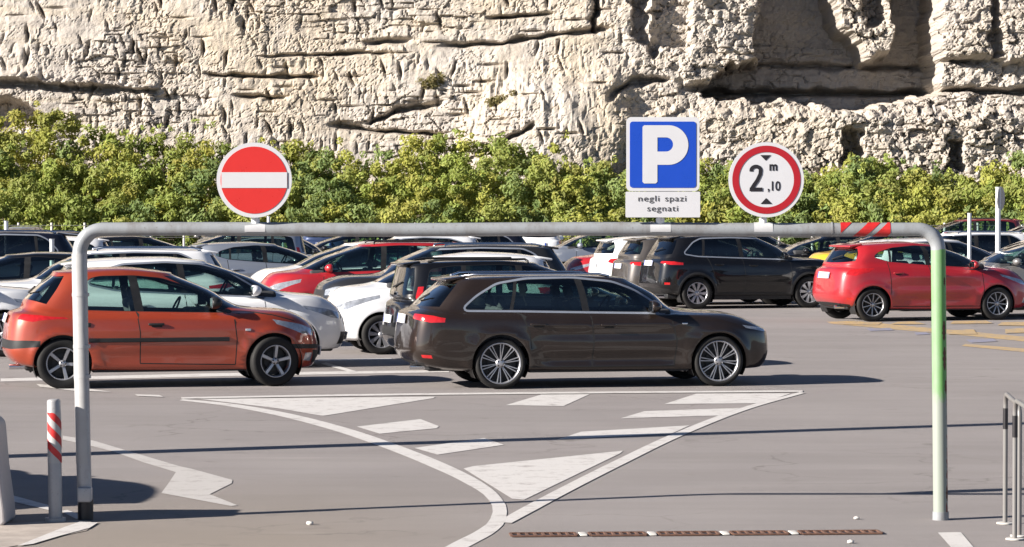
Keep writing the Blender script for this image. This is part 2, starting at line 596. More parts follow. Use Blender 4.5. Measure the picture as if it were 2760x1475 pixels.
def build_car(m):
    """One car of model m: an Empty on the ground under its middle, facing +x, with its parts."""
    sk = Skin(m)
    L, W, R, arch = m["L"], m["W"], m["R"], m["arch"]
    regs = []                                  # (name, polygon in s,t, body material slot or None)

    def reg(name, poly, slot=None, step=.12):
        regs.append((name, np.array(densify(poly, step)), slot))

    # wheel openings
    for xw in (m["xr"], m["xf"]):
        a = np.linspace(math.radians(-24), math.radians(204), 30)
        pts = [(xw + arch * math.cos(t), R + arch * math.sin(t)) for t in a]
        st = sk.side(pts, .0, 4.6, 3.2, 9.9)
        st = [tuple(p) for p in st]
        st = st + [(st[-1][0], 0.0), (st[0][0], 0.0)]
        if m.get("clad"):
            pts2 = [(xw + (arch + m["clad"]) * math.cos(t), R + (arch + m["clad"]) * math.sin(t)) for t in a]
            s2 = [tuple(p) for p in sk.side(pts2, .0, 5, 3.0, 10)]
            reg("cladding", s2 + [(s2[-1][0], 0.0), (s2[0][0], 0.0)], 2)
        reg("hole", st)
    if m.get("sill_t"):
        reg("sill", [(3.4, 0), (9.8, 0), (9.8, m["sill_t"]), (3.4, m["sill_t"])], 2)
        regs.insert(0, regs.pop())
    for (nm, poly, slot) in m.get("st_regions", []):
        reg(nm, poly, slot)
    # door gaps
    for line in m.get("gaps", []):
        w = .007
        p = np.array(line, float)
        dense = []
        for i in range(len(p) - 1):
            k = max(1, int(np.linalg.norm(p[i + 1] - p[i]) / .07))
            dense += [p[i] + (p[i + 1] - p[i]) * j / k for j in range(k)]
        dense.append(p[-1])
        d = np.array(dense)
        tg = np.gradient(d, axis=0)
        tg /= np.linalg.norm(tg, axis=1, keepdims=True)
        nr = np.stack([-tg[:, 1], tg[:, 0]], 1) * w
        poly = np.concatenate([d + nr, (d - nr)[::-1]])
        regs.append(("gap", sk.side(poly, .3, 9.0), 1))
    for (poly, slot) in m.get("side_marks", []):
        regs.append(("mark", sk.side(densify(poly, .12), .3, 9), slot))
    # side glass
    dlo = rounded(m["dlo"], m.get("dlo_r", .05), 5)
    if m.get("trim"):
        regs.append(("window_trim", sk.side(densify(offset_poly(dlo, .031), .12), 5.0, 9.4), None))
    regs.append(("frame", sk.side(densify(offset_poly(dlo, .006), .12), 5.0, 9.4), 2))
    dl = np.array(dlo)
    cuts = [dl[:, 0].min() - .1] + m["pillars"] + [dl[:, 0].max() + .1]
    # panes between the pillars (pillar: x at belt, lean, half width)
    for i in range(len(cuts) - 1):
        lo, hi = cuts[i], cuts[i + 1]
        poly = [tuple(p) for p in densify(dlo, .05)]

        def clip(poly, f):
            out = []
            for a in range(len(poly)):
                p, q = poly[a], poly[(a + 1) % len(poly)]
                fp, fq = f(p), f(q)
                if fp >= 0: out.append(p)
                if (fp >= 0) != (fq >= 0):
                    u = fp / (fp - fq)
                    out.append((p[0] + (q[0] - p[0]) * u, p[1] + (q[1] - p[1]) * u))
            return out
        zb = m["belt_z"]
        if isinstance(lo, tuple):
            poly = clip(poly, lambda p: (p[0] - lo[0] - lo[1] * (p[1] - zb)) - lo[2])
        if isinstance(hi, tuple):
            poly = clip(poly, lambda p: -(p[0] - hi[0] - hi[1] * (p[1] - zb)) - hi[2])
        if len(poly) > 2:
            regs.append(("side_window", sk.side(densify(poly, .12), 5.0, 9.4), i))

    # points
    pts, edges = [], []
    sg = np.concatenate([np.arange(0, 2.6, .26), np.arange(2.6, 4.4, .15), np.arange(4.4, 8.8, .22), np.arange(8.8, 10.8, .16), np.arange(10.8, 12.95, .26), [13.0]])
    tg_ = np.concatenate([np.arange(0, 1, .25), np.arange(1, 8.6, .2), np.arange(8.6, 10.95, .3), [11.0]])
    for s in sg:
        for t in tg_:
            pts.append((s, t))
    npg = len(pts)
    for (nm, poly, slot) in regs:
        n0 = len(pts)
        poly = np.clip(poly, [0, 0], [NS, NT])
        pts += [tuple(p) for p in poly]
        edges += [(n0 + i, n0 + (i + 1) % len(poly)) for i in range(len(poly))]
    V, E, F, *_ = delaunay_2d_cdt([Vector(p) for p in pts], edges, [], 0, 1e-5)
    st = np.array([(v.x, v.y) for v in V])
    F = np.array([f for f in F if len(f) == 3])
    c = st[F].mean(1)
    own = np.full(len(F), -1)
    for i, (nm, poly, slot) in enumerate(regs):
        own[inside(np.clip(poly, [0, 0], [NS, NT]), c)] = i
    co = sk.ev(st)
    no = sk.ev(st, sk.N)
    no /= np.maximum(np.linalg.norm(no, axis=1, keepdims=True), 1e-9)
    # winding: make faces point outwards
    fn = np.cross(co[F[:, 1]] - co[F[:, 0]], co[F[:, 2]] - co[F[:, 0]])
    flip = (fn * no[F].mean(1)).sum(1) < 0
    F[flip] = F[flip][:, ::-1]
    ar = np.linalg.norm(fn, axis=1) > 1e-9
    off = np.array([L / 2, 0, 0])
    root = empty(m["name"])

    def piece(name, sel, mats, both=False, sides=(1, -1), slots=None, inset=0.0):
        """Link the chosen triangles as one mesh, or one mesh per flank."""
        tri = F[sel]
        if len(tri) == 0:
            return
        sl = None if slots is None else slots[sel]

        def half(sgn):
            u, ix = np.unique(tri, return_inverse=True)
            ix = ix.reshape(tri.shape)
            v = (co[u] - off - no[u] * inset) * np.array([1, sgn, 1])
            n = no[u] * np.array([1, sgn, 1])
            f = ix if sgn > 0 else ix[:, ::-1]
            return v, n, f
        if both:
            v1, n1, f1 = half(1)
            v2, n2, f2 = half(-1)
            # weld along the centre line
            mid = np.abs(v1[:, 1]) < 1e-5
            remap = np.where(mid, np.arange(len(v1)), -1)
            nxt = np.cumsum(~mid) - 1 + len(v1)
            remap = np.where(mid, remap, nxt)
            v = np.concatenate([v1, v2[~mid]])
            n = np.concatenate([n1, n2[~mid]])
            f = np.concatenate([f1, remap[f2]])
            mesh_obj(name, v, f, mats, root, True, n, None if sl is None else np.concatenate([sl, sl]))
        else:
            for sgn in sides:
                v, n, f = half(sgn)
                mesh_obj(name, v, f, mats, root, True, n, None if sl is None else sl)

    names = np.array([r[0] for r in regs] + ["body"])
    nm = names[own]
    slot_of = np.array([(r[2] if r[0] in ("cladding", "sill", "gap", "mark", "frame", "bumper_skin", "panel") and r[2] is not None else 0) for r in regs] + [0])
    slots = slot_of[own]
    bodysel = np.isin(nm, ["body", "cladding", "sill", "gap", "mark", "frame", "panel"]) & ar
    piece("body", bodysel, [M_PAINT, M_GAP, M_BLACK, M_CHROME], True, slots=slots)
    for part, mat, both in (("windscreen", M_GLASS, True), ("rear_window", m.get("rear_glass", M_GLASS), True), ("grille", M_BLACK, True), ("lower_grille", M_BLACK, True), ("rear_valance", M_BLACK, True), ("window_trim", M_ALU, False), ("tail_light", M_RED_LENS, False), ("headlight", M_CLEAR_LENS, False), ("fog_light", M_CLEAR_LENS, False), ("rear_reflector", M_RED_LENS, False), ("bumper_strip", M_BLACK, True), ("rear_bumper_strip", M_BLACK, True)):
        piece(part, (nm == part) & ar, mat, both)
    for i, r in enumerate(regs):
        if r[0] == "side_window":
            piece("side_window", (own == i) & ar, m.get("rear_glass", M_GLASS) if r[2] < m.get("front_pane", 1) else M_GLASS)
    # cabin: lining, floor, dashboard, seats, wheel
    mb = MB()
    lin = F[(nm == "body") & ar & (c[:, 1] > 6.0)]
    u, ix = np.unique(lin, return_inverse=True)
    ix = ix.reshape(lin.shape)
    for sgn in (1, -1):
        v = (co[u] - off - no[u] * .028) * np.array([1, sgn, 1])
        mb.add(v, ix if sgn < 0 else ix[:, ::-1], 0, True)
    cowl, bz = m["cowl_x"] - L / 2, m["belt_z"]
    mb.box((cowl - .42, 0, bz - .12), (.5, 2 * W - .36, .26), 0, bevel=.05)
    mb.box(((m["cowl_x"] + .5) / 2 - L / 2, 0, .34), (m["cowl_x"] - .5, 2 * W - .3, .08), 0)
    for s in (1, -1):
        mb.box((m["cowl_x"] * .5 - L / 2 + .1, s * (W - .13), bz - .26), (m["cowl_x"] - .9, .06, .36), 0, bevel=.02)
    fx = cowl - 1.25
    for s in (1, -1):
        lean = Matrix.Rotation(math.radians(-16), 3, 'Y')
        mb.box((fx + .20, s * .36, .52), (.52, .48, .18), 1, bevel=.06)
        mb.box((fx - .08, s * .36, .84), (.14, .44, .54), 1, lean, .06)
        mb.box((fx - .18, s * .36, 1.19), (.09, .23, .15), 1, lean, .04)
    rx = fx - .86
    mb.box((rx + .2, 0, .54), (.5, 1.22, .18), 1, bevel=.06)
    mb.box((rx - .08, 0, .80), (.15, 1.22, .44), 1, Matrix.Rotation(math.radians(-20), 3, 'Y'), .06)
    for s in (1, -1):
        mb.box((rx - .19, s * .36, 1.06), (.09, .24, .15), 1, Matrix.Rotation(math.radians(-20), 3, 'Y'), .04)
    sw = [Vector((cowl - .80 + .18 * math.sin(a) * .42, .36 + .18 * math.cos(a), bz - .02 + .18 * math.sin(a) * .9)) for a in np.linspace(0, 2 * math.pi, 21)]
    mb.tube(sw, .014, 0, 8, False)
    mb.tube([(cowl - .80, .36, bz - .02), (cowl - .55, .36, bz - .12)], .03, 0, 8)
    mb.build("interior", [M_INTERIOR, M_SEAT], root)
    # underbody with wheel wells
    ub = MB()
    ub.box((0, 0, .29), (L - .5, 2 * W - .56, .14), 0, bevel=.03)
    for xw in (m["xr"] - L / 2, m["xf"] - L / 2):
        for s in (1, -1):
            a0, a1 = math.radians(-30), math.radians(210)
            ub.lathe_y([(arch + .004, s * (W - .05)), (arch + .004, s * (W - .33)), (.05, s * (W - .33))], 0, 24, (xw, 0, R), False, a0, a1)
    for s in (1, -1):
        ub.box(((m["xr"] + m["xf"]) / 2 - L / 2, s * (W - .22), .25), (m["xf"] - m["xr"] - 2 * arch - .04, .26, .10), 0)
    if m.get("exhaust"):
        ub.tube([(-L / 2 + .5, -.45, .27), (-L / 2 + .06, -.45, .27)], .035, 1, 12)
    ub.build("underbody", [M_BLACK, M_CHROME], root)
    # wheels
    ty, rm = None, None
    for xw, fr in ((m["xr"], 0), (m["xf"], 1)):
        for s in (1, -1):
            if ty is None:
                o = tyre_mesh(R, m["Rr"]).build("wheel", [M_TYRE], root)
                r_ = rim_mesh(m["rim"], R, m["Rr"]).build("rim", [m.get("rim_mat", M_RIM), M_RIM_DARK], o)
                ty, rm = o, r_
            else:
                o = ty.copy(); COL.objects.link(o); o.parent = root
                r_ = rm.copy(); COL.objects.link(r_); r_.parent = o
            o.location = (xw - L / 2, s * (W - .125), R)
            steer = math.radians(m.get("steer", 0)) if fr else 0
            o.rotation_euler = (0, math.radians(17 * (fr + 1) + 40 * s), (0 if s > 0 else math.pi) + steer)
    # mirrors
    mx, mz = m["mirror"]
    yb = float(sk.ev([sk.inv((mx, mz), (0, 2), 4, 10.6, 5, 9)])[0][1])
    for s in (1, -1):
        mb = MB()
        bm = bmesh.new()
        bmesh.ops.create_icosphere(bm, subdivisions=3, radius=1.0)
        for v in bm.verts:
            x, y, z = v.co
            x = max(x, -.35) if x < 0 else x
            v.co = Vector((x * .10, y * .125, z * .078 * (1.0 + .12 * y)))
        bm.verts.index_update()
        mb.add([v.co + Vector((mx - L / 2 - .02, s * (yb + .155), mz + .03)) for v in bm.verts], [[v.index for v in f.verts] for f in bm.faces], m.get("mirror_slot", 0), True)
        bm.free()
        mb.box((mx - L / 2 - .005, s * (yb + .03), mz - .015), (.10, .12, .045), 1, bevel=.015)
        mb.box((mx - L / 2 - .056, s * (yb + .155), mz + .03), (.006, .19, .115), 2)
        mb.build("door_mirror", [M_PAINT, M_BLACK, M_CHROME], root)
    # door handles
    for (hx, hz) in m["handles"]:
        yb = float(sk.ev([sk.inv((hx, hz), (0, 2), 3.2, 10, 2, 7)])[0][1])
        for s in (1, -1):
            mb = MB()
            mb.box((hx - L / 2, s * (yb + .016), hz), (.20, .024, .030), 0, bevel=.009)
            mb.box((hx - L / 2 + .01, s * (yb + .003), hz - .012), (.13, .012, .05), 1, bevel=.004)
            mb.build("door_handle", [m.get("handle_mat", M_PAINT), M_GAP], root)
    # number plates
    for end, t in ((0, m["plate_t"]), (13, m.get("plate_tf", 1.7))):
        p = sk.ev([(end, t)])[0] - off
        n = sk.ev([(end, t)], sk.N)[0]
        n = Vector((n[0], 0, n[2])).normalized()
        rot = Matrix.Rotation(-math.atan2(n.z, abs(n.x)) * (1 if n.x > 0 else -1), 3, 'Y')
        mb = MB()
        mb.box((0, 0, 0), (.012, .52, .115), 0, bevel=.003)
        for s in (1, -1):
            mb.box((math.copysign(.0065, n.x), s * .238, 0), (.004, .036, .108), 1)
        ob = mb.build("number_plate", [M_PLATE, M_PLATE_BLUE], root)
        ob.location = Vector(p) + n * .012
        ob.rotation_euler = rot.to_euler()
    # roof rails, mouldings and extras
    if m.get("rails"):
        x0, x1 = m["rails"]
        for s in (1, -1):
            path = []
            for x in np.linspace(x0, x1, 14):
                st_ = sk.inv((x, m["rail_z"]), (0, 2), 3, 10, 8.0, 9.8)
                p = sk.ev([st_])[0] - off
                e = min(1.0, min(x - x0, x1 - x) / .16)
                path.append((p[0], s * (p[1] - .03), p[2] + .012 + .032 * e))
            mb = MB()
            mb.tube(path, .017, 0, 10)
            mb.build("roof_rail", [m.get("rail_mat", M_CHROME)], root)
    for (x0, x1, z, hgt) in m.get("mouldings", []):
        for s in (1, -1):
            vs, fs = [], []
            xs = np.linspace(x0, x1, 14)
            for x in xs:
                q = [sk.ev([sk.inv((x, zz), (0, 2), 3, 10, 1.0, 6)])[0] - off for zz in (z - hgt / 2, z + hgt / 2)]
                vs += [(q[0][0], s * (q[0][1] + .001), q[0][2]), (q[0][0], s * (q[0][1] + .016), q[0][2] + .008), (q[1][0], s * (q[1][1] + .016), q[1][2] - .008), (q[1][0], s * (q[1][1] + .001), q[1][2])]
            for i in range(len(xs) - 1):
                for k in range(3):
                    a = i * 4 + k
                    fs.append((a, a + 1, a + 5, a + 4) if s < 0 else (a + 4, a + 5, a + 1, a))
            fs += [(0, 1, 2, 3), tuple(len(vs) - 4 + k for k in (3, 2, 1, 0))]
            mesh_obj("side_moulding", vs, fs, m.get("mould_mat", M_BLACK), root)
    if m.get("spoiler"):
        p = sk.ev([(0, 9.0)])[0] - off
        mb = MB()
        mb.box((p[0] + .05, 0, p[2] + .006), (.26, 2 * W * .56, .034), 0, Matrix.Rotation(math.radians(-9), 3, 'Y'), .015)
        mb.build("spoiler", [M_PAINT], root)
    if m.get("wiper"):
        q = sk.ev([(0, 6.6)])[0] - off
        mb = MB()
        mb.tube([(q[0] - .02, .02, q[2]), (q[0] + .03, -.38, q[2] + .08)], .012, 0, 6)
        mb.build("wiper", [M_BLACK], root)
    for nm_, x, z, sx, sz, mat in m.get("studs", []):
        yb = float(sk.ev([sk.inv((x, z), (0, 2), 3, 10.4, 1, 7)])[0][1])
        for s in (1, -1):
            mb = MB()
            mb.box((x - L / 2, s * (yb + .004), z), (sx, .016, sz), 0, bevel=min(.006, sz * .3))
            mb.build(nm_, [mat], root)
    return root


def copy_tree(o, parent=None):
    c = o.copy()
    COL.objects.link(c)
    if parent is not None:
        c.parent = parent
        c.matrix_parent_inverse = o.matrix_parent_inverse
    for ch in list(o.children):
        copy_tree(ch, c)
    return c


def tree_objects(o):
    out = [o]
    for ch in o.children:
        out += tree_objects(ch)
    return out


def rings(L, W, H, cowl, cowl_z, head, head_z, tail, tail_z, rwb, rwb_z, hood_z, belt, R, nose=.60, rake=.0, low=.0, shoulder=.0, roofw=.66, boot=None, bow=.24, rbow=.13, zmid=None, roof_mid=None, wr_roof=None, tumble=.10):
    """The knots of a car: rings of a lower body, a bonnet ring, the belt and the cabin."""
    b0, b1 = belt                                # belt height at rear and front
    xm = L * .5
    zmid = zmid or H - .012
    hm = cowl + (L - .13 - cowl) * .52           # middle of the bonnet
    hz = hood_z + (cowl_z - hood_z) * .60 + .025
    rb1 = rwb * .55
    bt = boot if boot else rwb_z - .10
    xp = roof_mid or (head + tail) / 2
    rg = [
        dict(xr=.26, xf=L - .24, w=W - .17, rb=rbow, rc=.28, fb=bow, fc=.34, z=[(0, .27 + low), (.9, .22 + low), (L - 1, .20 + low), (L, .21 + low)]),
        dict(xr=.10, xf=L - .09, w=W - .045, rb=rbow, rc=.28, fb=bow, fc=.36, z=[(0, .33 + low), (.9, .25 + low), (L - 1, .23 + low), (L, .23 + low)]),
        dict(xr=.0, xf=L, w=W, rb=rbow, rc=.26, fb=bow, fc=.38, z=[(0, .50 + low), (.9, .50 + low), (L - .9, .48 + low), (L, .44 + low)]),
        dict(xr=.035, xf=L - .03, w=W + .004, rb=rbow, rc=.25, fb=bow, fc=.40, z=[(0, (.50 + bt) / 2 + .08), (.8, .70 + shoulder), (L - .9, .70 + shoulder * .5), (L, nose)]),
        dict(xr=.06 + rake * .3, xf=L - .10, w=W - .008, rb=rbow + .01, rc=.24, fb=bow + .03, fc=.42, z=[(0, bt - .02), (.7, .86 + shoulder), (xm, .85 + shoulder), (L - 1.0, .83 + shoulder * .6), (L - .4, hood_z + .02), (L, hood_z - .02)]),
        dict(xr=.10 + rb1 * .5 + rake * .5, xf=hm + .12, w=W - .045, rb=rbow + .02, rc=.22, fb=bow + .05, fc=.34, z=[(0, bt + .03), (.8, (b0 + .86 + shoulder) / 2 + .01), (xm, (b0 + b1) / 4 + (.86 + shoulder) / 2), (cowl - .2, b1 - .035), (hm - .3, hz - .01), (hm + .2, hz)], crown=.012),
        dict(xr=rwb, xf=cowl, w=W - tumble, rb=rbow + .02, rc=.20, fb=.26, fc=.18, z=[(rwb, rwb_z), (rwb + .45, b0 + .0), (xm, (b0 + b1) / 2), (cowl - .4, b1), (cowl - .06, cowl_z - .012), (cowl, cowl_z)]),
        dict(xr=rwb + (tail - rwb) * .50, xf=cowl + (head - cowl) * .48, w=W - tumble - .055, wf=W - tumble - .11, rb=rbow + .02, rc=.20, fb=.24, fc=.18, z=[(rwb + (tail - rwb) * .5, rwb_z + (tail_z - rwb_z) * .52), (tail + .45, (b0 + zmid) / 2 + .01), (xm, (b1 + b0) / 4 + zmid / 2 + .005), (head + .1, (b1 + zmid) / 2), (cowl + (head - cowl) * .48, cowl_z + (head_z - cowl_z) * .53)]),
        dict(xr=tail + .0, xf=head, w=W * roofw + .06, wf=W * roofw + .0, rb=.10, rc=.20, fb=.20, fc=.16, z=[(tail, tail_z - .03), (tail + .35, tail_z - .025 + (zmid - tail_z) * .5), (xp, zmid - .065), (head - .35, head_z - .012 + (zmid - .05 - head_z) * .60), (head, head_z - .015)]),
        dict(xr=tail + .02, xf=head - .04, w=W * roofw, wf=W * roofw - .05, rb=.09, rc=.20, fb=.17, fc=.16, z=[(tail, tail_z), (tail + .4, tail_z + (zmid - .03 - tail_z) * .62), (xp, zmid - .03), (head - .4, head_z + (zmid - .03 - head_z) * .70), (head, head_z + .004)]),
    ]
    return rg

MODELS = {}
# brown estate -------------------------------------------------------------
MODELS["estate"] = dict(
    name="estate_car", L=4.74, W=.92, R=.322, Rr=.258, arch=.362, xr=1.13, xf=3.95, roof_crown=.030, flare=.020,
    rings=rings(4.74, .92, 1.435, cowl=3.54, cowl_z=.972, head=2.95, head_z=1.345, tail=.56, tail_z=1.36, rwb=.19, rwb_z=1.00, hood_z=.745, belt=(.965, .93), R=.322, nose=.69, bow=.19, rbow=.12, roofw=.62, boot=.96, roof_mid=2.05),
    sculpt=[(.37, .07, -.034), (.80, .030, .018), (.68, .06, -.012), (.27, .03, .014)],
    dlo=[(0.680, 0.995), (1.400, 0.985), (2.300, 0.965), (3.300, 0.945), (3.180, 1.030), (2.880, 1.215), (2.620, 1.312), (2.100, 1.364), (1.500, 1.355), (1.120, 1.295), (0.860, 1.150)], dlo_r=.07, trim=True,
    pillars=[(1.28, .22, .022), (2.24, -.17, .045)], front_pane=0, belt_z=.97, cowl_x=3.54, mirror=(3.12, .985),
    gaps=[[(1.520, 0.500), (1.500, 0.700), (1.400, 0.930), (1.320, 0.985)], [(2.300, 0.270), (2.320, 0.600), (2.280, 0.965)], [(3.370, 0.270), (3.400, 0.600), (3.320, 0.900), (3.260, 0.945)], [(1.500, 0.275), (2.300, 0.270), (3.370, 0.270)]],
    handles=[(1.600, 0.805), (2.500, 0.790)], plate_t=3.35, plate_tf=2.1, rim="double", trim_=True, rails=(.72, 2.62), rail_z=1.38, exhaust=True, spoiler=True, wiper=True,
    st_regions=[("windscreen", [(10.05, 6.22), (13, 6.10), (13, 7.85), (10.2, 7.85)], None), ("rear_window", [(0, 6.25), (2.75, 6.30), (2.6, 7.7), (0, 7.8)], None),
                ("tail_light", [(1.5, 3.5), (3.1, 3.40), (4.02, 3.62), (4.0, 4.12), (3.1, 4.26), (1.5, 4.18)], None), ("headlight", [(9.75, 3.45), (10.6, 3.0), (11.45, 2.92), (11.55, 3.55), (10.7, 3.92), (9.9, 4.02)], None),
                ("grille", [(11.85, 1.9), (13, 1.8), (13, 3.6), (11.75, 3.5)], None), ("lower_grille", [(10.9, 1.35), (11.7, 1.4), (11.6, 2.0), (10.8, 1.95)], None), ("rear_valance", [(0, .5), (2.2, .5), (2.4, 1.15), (0, 1.25)], None),
                ("rear_reflector", [(2.6, 1.55), (3.35, 1.55), (3.35, 1.72), (2.6, 1.72)], None)],
    studs=[("side_badge", 3.50, .80, .07, .022, M_CHROME)])
# orange three-door hatchback ------------------------------------------------
MODELS["orange"] = dict(
    name="hatchback_car", L=4.02, W=.845, R=.318, Rr=.205, arch=.36, xr=.70, xf=3.35, roof_crown=.035, flare=.022,
    rings=rings(4.02, .845, 1.515, cowl=3.02, cowl_z=1.0, head=2.18, head_z=1.41, tail=.62, tail_z=1.44, rwb=.26, rwb_z=1.08, hood_z=.78, belt=(.97, .925), R=.318, nose=.62, bow=.30, rbow=.16, roofw=.62, boot=.98, roof_mid=1.45, rake=.10),
    dlo=[(.98, .985), (1.6, .965), (2.86, .935), (2.66, 1.06), (2.32, 1.25), (1.95, 1.37), (1.60, 1.405), (1.16, 1.40), (1.02, 1.36)], dlo_r=.06,
    pillars=[(1.66, -.18, .055)], front_pane=0, belt_z=.96, cowl_x=3.02, mirror=(2.62, 1.03), mirror_slot=1,
    gaps=[[(1.66, .31), (1.66, .70), (1.62, .955)], [(2.86, .28), (2.88, .60), (2.84, .935)], [(1.66, .31), (2.86, .28)], [(3.03, .95), (3.35, .90), (3.72, .80)]],
    handles=[(1.86, .80)], handle_mat=M_BLACK, plate_t=3.3, plate_tf=1.9, rim="five", steer=13, exhaust=True, wiper=True,
    mouldings=[(1.02, 2.78, .605, .055)], mould_mat=M_BLACK,
    st_regions=[("windscreen", [(10.05, 6.2), (13, 6.10), (13, 7.85), (10.2, 7.85)], None), ("rear_window", [(0, 6.2), (2.9, 6.25), (2.8, 7.75), (0, 7.85)], None),
                ("tail_light", [(2.15, 3.45), (3.3, 3.5), (4.55, 4.18), (4.4, 4.42), (3.2, 4.45), (2.2, 4.2)], None), ("headlight", [(9.55, 3.75), (10.5, 3.05), (11.35, 2.95), (11.5, 3.45), (10.7, 3.9), (9.7, 4.25)], None),
                ("grille", [(11.9, 2.5), (13, 2.5), (13, 3.0), (11.9, 3.0)], None), ("lower_grille", [(11.2, 1.35), (13, 1.35), (13, 2.0), (11.0, 2.0)], None), ("fog_light", [(10.55, 1.5), (11.0, 1.45), (11.0, 1.85), (10.55, 1.85)], None),
                ("bumper_strip", [(9.7, 2.05), (11.2, 2.1), (13, 2.1), (13, 2.38), (11.2, 2.38), (9.75, 2.32)], None), ("rear_bumper_strip", [(0, 2.0), (2.0, 2.0), (4.0, 2.12), (4.0, 2.42), (2.0, 2.36), (0, 2.36)], None)],
    studs=[("side_repeater", 3.02, .72, .07, .03, M_CLEAR_LENS), ("fuel_cap", 1.02, .80, .05, .05, M_BLACK)])
# red hatchback with rising belt ---------------------------------------------
MODELS["hatch"] = dict(
    name="hatchback_car", L=4.04, W=.865, R=.315, Rr=.215, arch=.355, xr=.66, xf=3.18, roof_crown=.032,
    rings=rings(4.04, .865, 1.49, cowl=3.16, cowl_z=1.03, head=2.16, head_z=1.415, tail=.40, tail_z=1.40, rwb=.17, rwb_z=1.05, hood_z=.76, belt=(1.09, .96), R=.315, nose=.62, bow=.32, rbow=.16, roofw=.60, boot=.98, roof_mid=1.55, rake=.05, shoulder=.03),
    sculpt=[(.40, .09, -.026), (.83, .05, .014), (.66, .06, -.010)],
    dlo=[(.72, 1.20), (1.0, 1.115), (1.7, 1.055), (2.9, .985), (2.74, 1.10), (2.40, 1.29), (2.05, 1.38), (1.6, 1.405), (1.1, 1.365), (.82, 1.285)], dlo_r=.06,
    pillars=[(1.04, .0, .022), (1.80, -.10, .05)], front_pane=0, belt_z=1.05, cowl_x=3.16, mirror=(2.72, 1.02),
    gaps=[[(1.02, .50), (1.02, .70), (.98, 1.10)], [(1.82, .28), (1.84, .60), (1.80, 1.05)], [(2.86, .27), (2.9, .60), (2.86, .98)], [(1.06, .28), (2.86, .27)]],
    handles=[(1.16, .90), (2.02, .86)], plate_t=3.2, plate_tf=1.8, rim="ten", exhaust=True, spoiler=True, wiper=True,
    st_regions=[("windscreen", [(10.05, 6.2), (13, 6.10), (13, 7.85), (10.2, 7.85)], None), ("rear_window", [(0, 6.3), (2.7, 6.35), (2.5, 7.7), (0, 7.8)], None),
                ("tail_light", [(2.35, 3.5), (3.3, 3.45), (4.25, 4.1), (4.35, 4.9), (3.4, 4.8), (2.5, 4.5)], None), ("headlight", [(9.3, 3.95), (10.4, 3.1), (11.4, 2.95), (11.5, 3.4), (10.6, 3.95), (9.4, 4.35)], None),
                ("grille", [(11.3, 1.5), (13, 1.45), (13, 2.5), (11.5, 2.5)], None), ("fog_light", [(10.55, 1.5), (11.0, 1.45), (11.0, 1.85), (10.55, 1.85)], None), ("rear_valance", [(0, .5), (2.4, .5), (2.6, 1.15), (0, 1.25)], None),
                ("rear_reflector", [(2.6, 1.6), (3.2, 1.6), (3.2, 1.8), (2.6, 1.8)], None)])
# sport utility --------------------------------------------------------------
MODELS["suv"] = dict(
    name="suv_car", L=4.40, W=.91, R=.35, Rr=.235, arch=.40, xr=.86, xf=3.50, roof_crown=.028, flare=.03, clad=.055, sill_t=1.35,
    rings=rings(4.40, .91, 1.63, cowl=3.34, cowl_z=1.12, head=2.52, head_z=1.545, tail=.40, tail_z=1.545, rwb=.15, rwb_z=1.13, hood_z=.92, belt=(1.14, 1.06), R=.35, nose=.74, low=.06, shoulder=.09, bow=.24, rbow=.12, roofw=.66, boot=1.05, roof_mid=1.6),
    dlo=[(.60, 1.215), (.9, 1.165), (1.8, 1.13), (3.06, 1.085), (2.92, 1.21), (2.64, 1.42), (2.40, 1.51), (1.7, 1.535), (1.0, 1.52), (.82, 1.44)], dlo_r=.06, trim=True,
    pillars=[(1.02, .10, .03), (1.92, -.10, .05)], front_pane=2, belt_z=1.12, cowl_x=3.34, mirror=(2.92, 1.13), rear_glass=M_DARKGLASS,
    gaps=[[(1.28, .60), (1.24, .80), (1.10, 1.15)], [(1.96, .36), (1.98, .70), (1.92, 1.13)], [(3.04, .34), (3.08, .70), (3.04, 1.08)], [(1.28, .36), (3.04, .34)]],
    handles=[(1.36, .97), (2.16, .95)], plate_t=3.75, plate_tf=1.8, rim="cover", rails=(.62, 2.45), rail_z=1.57, exhaust=True, spoiler=True, wiper=True,
    st_regions=[("windscreen", [(10.05, 6.2), (13, 6.10), (13, 7.85), (10.2, 7.85)], None), ("rear_window", [(0, 6.3), (2.75, 6.35), (2.6, 7.7), (0, 7.8)], None),
                ("tail_light", [(1.7, 3.9), (3.1, 3.8), (4.25, 4.0), (4.2, 4.45), (3.2, 4.6), (1.7, 4.4)], None), ("headlight", [(9.7, 3.5), (10.6, 3.15), (11.4, 3.1), (11.5, 3.6), (10.7, 3.85), (9.8, 3.95)], None),
                ("grille", [(11.5, 3.05), (13, 3.05), (13, 3.6), (11.6, 3.6)], None), ("lower_grille", [(10.9, 1.4), (13, 1.4), (13, 2.2), (11.0, 2.2)], None), ("rear_valance", [(0, .5), (3.1, .5), (3.1, 1.5), (0, 1.55)], None),
                ("rear_reflector", [(2.6, 1.9), (3.3, 1.9), (3.3, 2.1), (2.6, 2.1)], None)])
